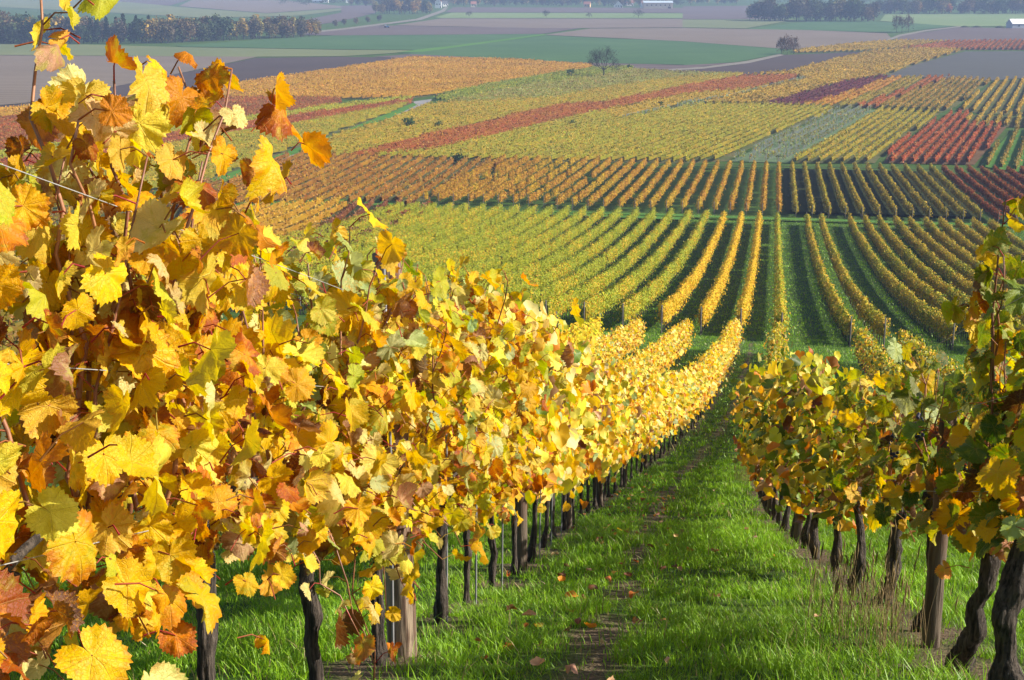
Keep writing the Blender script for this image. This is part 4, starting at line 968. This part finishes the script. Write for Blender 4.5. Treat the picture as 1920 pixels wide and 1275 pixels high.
for k, (px, py, s, lab) in enumerate(((1024, 33.5, 1., 'small thin bare tree on the pale green strip, left one'), (1197, 33.5, 1.1, 'small thin bare tree on the pale green strip below the white house'), (1105, 34, .7, 'low bushy tree on the pale green strip'), (880, 33, .8, 'small bush-like tree near the farm road bend'))):
    stand(bare_tree('small_tree', 8, 50 + k, lab, None, 0), px, py, s)
for k, (px, py, s, lab) in enumerate(((857, 309, 1., 'round dark green bush above the first orange rows'), (822, 243, .9, 'dark brown bush in the olive-yellow parcel'), (768, 242, 1.2, 'wide low green bush in the olive-yellow parcel'), (1072, 239, .8, 'small dark green bush below the red strip'), (1239, 203, .8, 'dark bush at the end of the blue-green strip'), (1070, 143, 1.2, 'green bush along the wedge near the lone bare tree'), (1180, 131, 1.0, 'low bush at the tip of the green wedge'))):
    stand(make_tree('bush', 2.3, 3.4, 70 + k, 'shrub_leaf', 260, .34, bare=.05, label=lab, cat='bush'), px, py, s)

VT = [make_tree('broadleaf_tree', 12, 11.5, 80 + k, 'wood_leaf') for k in range(5)]
VY = [make_tree('yellow_tree', 12, 8.5, 90 + k, 'yellow_leaf') for k in range(2)]; VC = [make_tree('conifer', 13, 5.5, 95 + k, 'conifer_leaf', 600, .75, 'cone') for k in range(2)]
VO = [make_tree('orange_tree', 10, 8, 98, 'orange_leaf')]
first = set(); tr_r = random.Random(9)
def wood(kindlist, px, py, s, label, group, jit=None):
    o = tr_r.choice(kindlist)
    if o.name in first: o = copy_tree(o)
    else: first.add(o.name)
    stand(o, px, py, s, tr_r.uniform(0, 6.3), jit); tag(o, label, 'tree', group)
base = pchip([-80, 0, 150, 300, 380, 470, 560, 622], [83, 82.5, 82, 81, 78, 73.5, 70.5, 64])
hgt = pchip([-80, 0, 100, 170, 280, 400, 480, 560, 622], [1.25, 1.15, 1.15, 1.0, 1.08, 1.05, .95, .90, .55])
x = -70.
while x < 600:
    k = VY if x > 410 and tr_r.random() < .45 else VC if 110 < x < 330 and tr_r.random() < .3 else VT
    wood(k, x, float(base(x)), float(hgt(x))*tr_r.uniform(.85, 1.3), 'hazy autumn tree in the front edge of the far wood', 'trees at the front edge of the wood', np.array([0, tr_r.uniform(0, 8)]))
    x += tr_r.uniform(11, 16)
x = -70.
while x < 590:
    k = VY if x > 250 and tr_r.random() < .35 else VC if 110 < x < 330 and tr_r.random() < .45 else VT
    wood(k, x, float(base(x)), float(hgt(x))*tr_r.uniform(1.0, 1.4), 'hazy tree standing deeper in the far wood, only its crown showing', 'trees deeper in the wood', np.array([0, tr_r.uniform(18, 45)]))
    x += tr_r.uniform(14, 20)
for px in (628, 645, 668, 690, 712): wood(VT, px, 50 - (px - 628)*.12, .5, 'low hazy scrub tree along the farm road', 'scrub trees along the farm road')
for q in range(13): wood(VT if q % 4 else VY, 706 + q*8.5 + tr_r.uniform(-3, 3), 25 + tr_r.uniform(-2, 2), tr_r.uniform(.9, 1.4), 'hazy tree in the thicket by the farm road below the village', 'trees of the thicket by the farm road')
x = 545.
while x < 1400: wood(VT if tr_r.random() < .8 else VY, x, (13.0 if x < 1290 else 10.5) - (8 if x < 640 else 0), tr_r.uniform(.9, 1.5), 'bluish hazy tree among the village houses', 'trees among the village houses', np.array([0, tr_r.uniform(25, 120)])); x += tr_r.uniform(8.5, 12.5)
x = 1415.
while x < 1652: wood(VT if tr_r.random() < .85 else VY, x, 40.5, tr_r.uniform(1.1, 1.9), 'blue-hazed tree of the dark copse beside the bright field', 'trees of the dark copse', np.array([0, tr_r.uniform(0, 30)])); x += tr_r.uniform(6.5, 9.5)
x = 1655.
while x < 1990: wood(VT, x, 27, tr_r.uniform(1.0, 1.6), 'blue-hazed tree in the wood behind the bright pale field', 'trees behind the bright pale field', np.array([0, tr_r.uniform(0, 60)])); x += tr_r.uniform(7, 10.5)
wood(VO, 1776, 26, 1., 'small orange-red tree before the wood behind the bright field', None, np.array([0, -4]))
# the wood that closes the view
rg = np.random.default_rng(77); mb = MB(); Cn = []
for q in range(900):
    D = rg.uniform(1560, 2450); X = D*rg.uniform(-.42, .42)
    pxq = 960 + X/D*2667*.97
    if D < 1900 and not (1655 < pxq): continue
    if D < 2000 and 1280 < pxq < 1400: continue
    if D < 2250 and pxq < 540: continue
    hh = rg.uniform(9, 16); m = 120; c = np.stack([rg.normal(0, 3.0, m), rg.normal(0, 3.0, m), hh*(.15 + .85*rg.random(m))], 1); Cn.append(c + [X, D, float(gz(X, D))])
crown_quads(mb, np.concatenate(Cn), .95, rg)
tag(mb.build('woodland', M['wood_leaf'], smooth=False), 'bluish woods and village trees fading into haze on the horizon', 'woodland', kind='stuff')

# ---------------------------------------------------------------- village, barn, tractor
wallm = dict(white=simple('white_render', (.70, .69, .66), (.78, .77, .74), .3), cream=simple('cream_render', (.55, .47, .34), (.62, .54, .40), .3), orange=simple('ochre_render', (.55, .34, .16), (.62, .40, .2), .3), grey=simple('grey_cladding', (.34, .37, .42), (.40, .43, .48), .3))
roofm = dict(red=simple('tiled_roof', (.24, .10, .07), (.32, .14, .10), .8), white=simple('white_sheet_roof', (.78, .78, .78), (.84, .84, .84), .2), blue=simple('pale_sheet_roof', (.42, .50, .60), (.50, .57, .66), .2), dark=simple('slate_roof', (.07, .07, .08), (.11, .11, .12), .5))
glass = simple('dark_window', (.02, .025, .03), (.04, .045, .05), 1, .15); doorm = simple('brown_door', (.09, .06, .04), (.12, .08, .06), 1)
def house(name, px, py, L, Wd, H, RH, wall, roof, label, rz=0., wins=4, ridge='x'):
    p = at(px, py); root = empty(name, (p[0], p[1], float(gz(*p))), label, 'house' if name == 'house' else name.replace('_', ' '), None, rz)
    mb = MB(); box(mb, (0, 0, H/2 - .3), (L, Wd, H + .6))
    if ridge == 'x':
        for s in (-1, 1): mb.add([[s*L/2, -Wd/2, H], [s*L/2, Wd/2, H], [s*L/2, 0, H + RH]], [np.array([[0, 1, 2]])])
    else:
        for s in (-1, 1): mb.add([[-L/2, s*Wd/2, H], [L/2, s*Wd/2, H], [0, s*Wd/2, H + RH]], [np.array([[0, 1, 2]])])
    mb.build('wall', wallm[wall], root, smooth=False)
    rf = MB(); o, th = .35, .18
    for s in (-1, 1):
        if ridge == 'x': q = [[-L/2-o, s*(Wd/2+o), H - RH*o/(Wd/2)], [L/2+o, s*(Wd/2+o), H - RH*o/(Wd/2)], [L/2+o, 0, H+RH], [-L/2-o, 0, H+RH]]
        else: q = [[s*(L/2+o), -Wd/2-o, H - RH*o/(L/2)], [s*(L/2+o), Wd/2+o, H - RH*o/(L/2)], [0, Wd/2+o, H+RH], [0, -Wd/2-o, H+RH]]
        q = np.array(q); v = np.concatenate([q + [0, 0, .03], q + [0, 0, .03 + th]])
        rf.add(v, [np.array([[0, 1, 2, 3], [4, 7, 6, 5], [0, 4, 5, 1], [1, 5, 6, 2], [2, 6, 7, 3], [3, 7, 4, 0]])])
    rf.build('roof', roofm[roof], root, smooth=False)
    for k in range(wins):
        w_ = MB(); box(w_, (-L/2 + L*(k + .75)/(wins + .5), -Wd/2 - .03, H*.6), (min(1.4, L/(wins + 1)*.6), .12, 1.3)); w_.build('window', glass, root, smooth=False)
    d = MB(); box(d, (L*.38, -Wd/2 - .03, 1.05), (1.1 if name == 'house' else 3.6, .12, 2.1 if name == 'house' else 3.2)); d.build('door', doorm, root, smooth=False)
house('house', 1159, 14, 10.5, 9, 3.2, 5.2, 'white', 'dark', 'white house with a steep gable facing the fields', 0, 3, 'y')
house('warehouse', 1233, 16, 36, 18, 7.2, 2.0, 'cream', 'blue', 'long cream warehouse with a pale blue roof at the village edge', 0, 6)
house('house', 1209, 14.5, 9, 9, 4.5, 4., 'white', 'red', 'red-roofed white house beside the long warehouse', .2, 2)
house('house', 1101, 13.5, 8, 8, 4, 3, 'orange', 'red', 'small ochre house among the village trees', -.2, 2)
house('house', 1180, 11, 9, 8, 4, 3.5, 'white', 'red', 'low white house right of the steep white gable', .1, 2)
house('house', 822, 15, 8, 8, 8, 4, 'white', 'red', 'tall white house at the end of the farm road', 0, 2, 'y')
house('house', 834, 12, 7, 7, 4, 3, 'white', 'dark', 'small white house next to the tall one by the road', .3, 2)
house('house', 888, 13, 7, 7, 4, 3, 'cream', 'red', 'cream cottage half hidden by village trees', .1, 2)
house('house', 610, 5, 9, 8, 4, 3.5, 'white', 'dark', 'white farmhouse beyond the tail of the wood', 0, 2)
house('house', 654, 5, 9, 8, 4.5, 3.5, 'white', 'red', 'white house behind the field left of the village', .2, 2)
house('shed', 596, 5, 16, 9, 3.5, 2, 'grey', 'blue', 'grey-blue farm shed beyond the tail of the wood', 0, 2)
house('house', 1468, 34, 10, 8, 3.6, 2.6, 'white', 'blue', 'pale low house against the dark copse', 0, 3)
house('shed', 1413, 34, 8, 6, 2.6, 2, 'orange', 'red', 'small reddish shed at the edge of the dark copse', 0, 1)
house('barn', 1921, 53, 26, 12, 3.9, 3.4, 'grey', 'white', 'grey barn with a bright white roof at the edge of the plain', .1, 3)
for k, (px, lab) in enumerate(((1809, 'dark green soil heap nearest the curving track'), (1832, 'longer dark heap between the track and the barn'), (1875, 'dark heap close to the white-roofed barn'))):
    rg = np.random.default_rng(k); mb = MB(); n = 14; a = np.linspace(0, 2*math.pi, n, endpoint=False); V = [[0, 0, 1.7]]; 
    for q, z in ((.45, 1.45), (.8, .8), (1., -.1)): V += [[4.2*q*math.cos(t_)*rg.uniform(.85, 1.15), 2.2*q*math.sin(t_)*rg.uniform(.85, 1.15), z*rg.uniform(.8, 1.1)] for t_ in a]
    j = np.arange(n); fs = [np.stack([0*j, 1 + j, 1 + (j+1) % n], 1)] + [np.stack([1+q*n+j, 1+(q+1)*n+j, 1+(q+1)*n+(j+1) % n, 1+q*n+(j+1) % n], 1) for q in (0, 1)]
    mb.add(V, fs); p = at(px, 52); o = mb.build('soil_heap', G_['earth'], None, (p[0], p[1], float(gz(*p)))); tag(o, lab, 'heap', 'heaps on the field by the barn')

def wheel(r, w, name, parent, loc):
    mb = MB(); tube(mb, [[0, -w/2, 0], [0, -w*.3, 0], [0, w*.3, 0], [0, w/2, 0]], [r*.86, r, r, r*.86], 20)
    o = mb.build(name, tyre, parent, loc); hb = MB(); tube(hb, [[0, -w*.55, 0], [0, w*.55, 0]], [r*.45, r*.45], 14); hb.build('rim', rimm, o); return o
tyre = simple('tyre_rubber', (.015, .015, .015), (.03, .03, .03), 3); rimm = simple('wheel_rim', (.3, .3, .28), (.4, .4, .36), 3); tpaint = simple('blue_paint', (.05, .14, .30), (.07, .17, .34), 2, .4)
p = at(724, 52.6); tr0 = empty('tractor', (p[0], p[1], float(gz(*p))), 'small blue tractor pulling a plough across the violet field', 'tractor', None, 0.05)
mb = MB(); box(mb, (1.3, 0, 1.35), (2.2, .9, .9)); box(mb, (1.3, 0, .8), (2.6, .5, .4)); tube(mb, [[1.6, .3, 1.8], [1.6, .3, 2.7]], .06, 8); mb.build('hood', tpaint, tr0, smooth=False)
mb = MB(); box(mb, (-.5, 0, 2.78), (1.6, 1.5, .14)); box(mb, (-.5, 0, 1.3), (1.5, 1.3, .7)); mb.build('cab', tpaint, tr0, smooth=False)
mb = MB(); box(mb, (-.5, 0, 2.15), (1.4, 1.35, 1.1)); mb.build('cab_glass', simple('pale_cab_glass', (.5, .55, .6), (.6, .65, .7), 1, .1), tr0, smooth=False)
for s in (-1, 1): wheel(.9, .5, 'wheel', tr0, (-.7, s*.95, .9)); wheel(.6, .36, 'wheel', tr0, (1.9, s*.85, .6))
p2 = p + np.array([-4.6, 0]); pl = empty('plough', (p2[0], p2[1], float(gz(*p2))), 'dark plough hitched behind the small blue tractor', 'plough', None, .05)
mb = MB(); tube(mb, [[3.2, 0, .8], [1.6, 0, 1.0], [-1.6, .4, 1.0]], .1, 6); mb.build('beam', M['metal_stake'], pl)
for k in range(4):
    mb = MB(); tube(mb, [[1.3 - k*.8, k*.12, 1.0], [1.2 - k*.8, k*.12, .5], [1.5 - k*.8, k*.12 - .2, .05]], [.07, .08, .12], 5); mb.build('share', M['metal_stake'], pl)

# ---------------------------------------------------------------- haze: a closed box of even air round camera and land
hm = NB('haze'); vol = hm.n('VolumePrincipled', {'Color': (.46, .62, 1., 1), 'Density': HAZE_DENSITY, 'Anisotropy': .0})
hm.t.links.new(vol.outputs[0], hm.out.inputs['Volume'])
mb = MB(); x0, x1, y0, y1, z0, z1 = -4200, 4200, -300, 7200, -49., 1.6
box(mb, ((x0+x1)/2, (y0+y1)/2, (z0+z1)/2), (x1-x0, y1-y0, z1-z0))
tag(mb.build('haze', hm.m, smooth=False), 'thin bluish autumn haze over the whole plain', 'haze', kind='stuff')
for v in VA.values():
    for o in v:
        if not o.get('label'): print('unused variant', o.name)
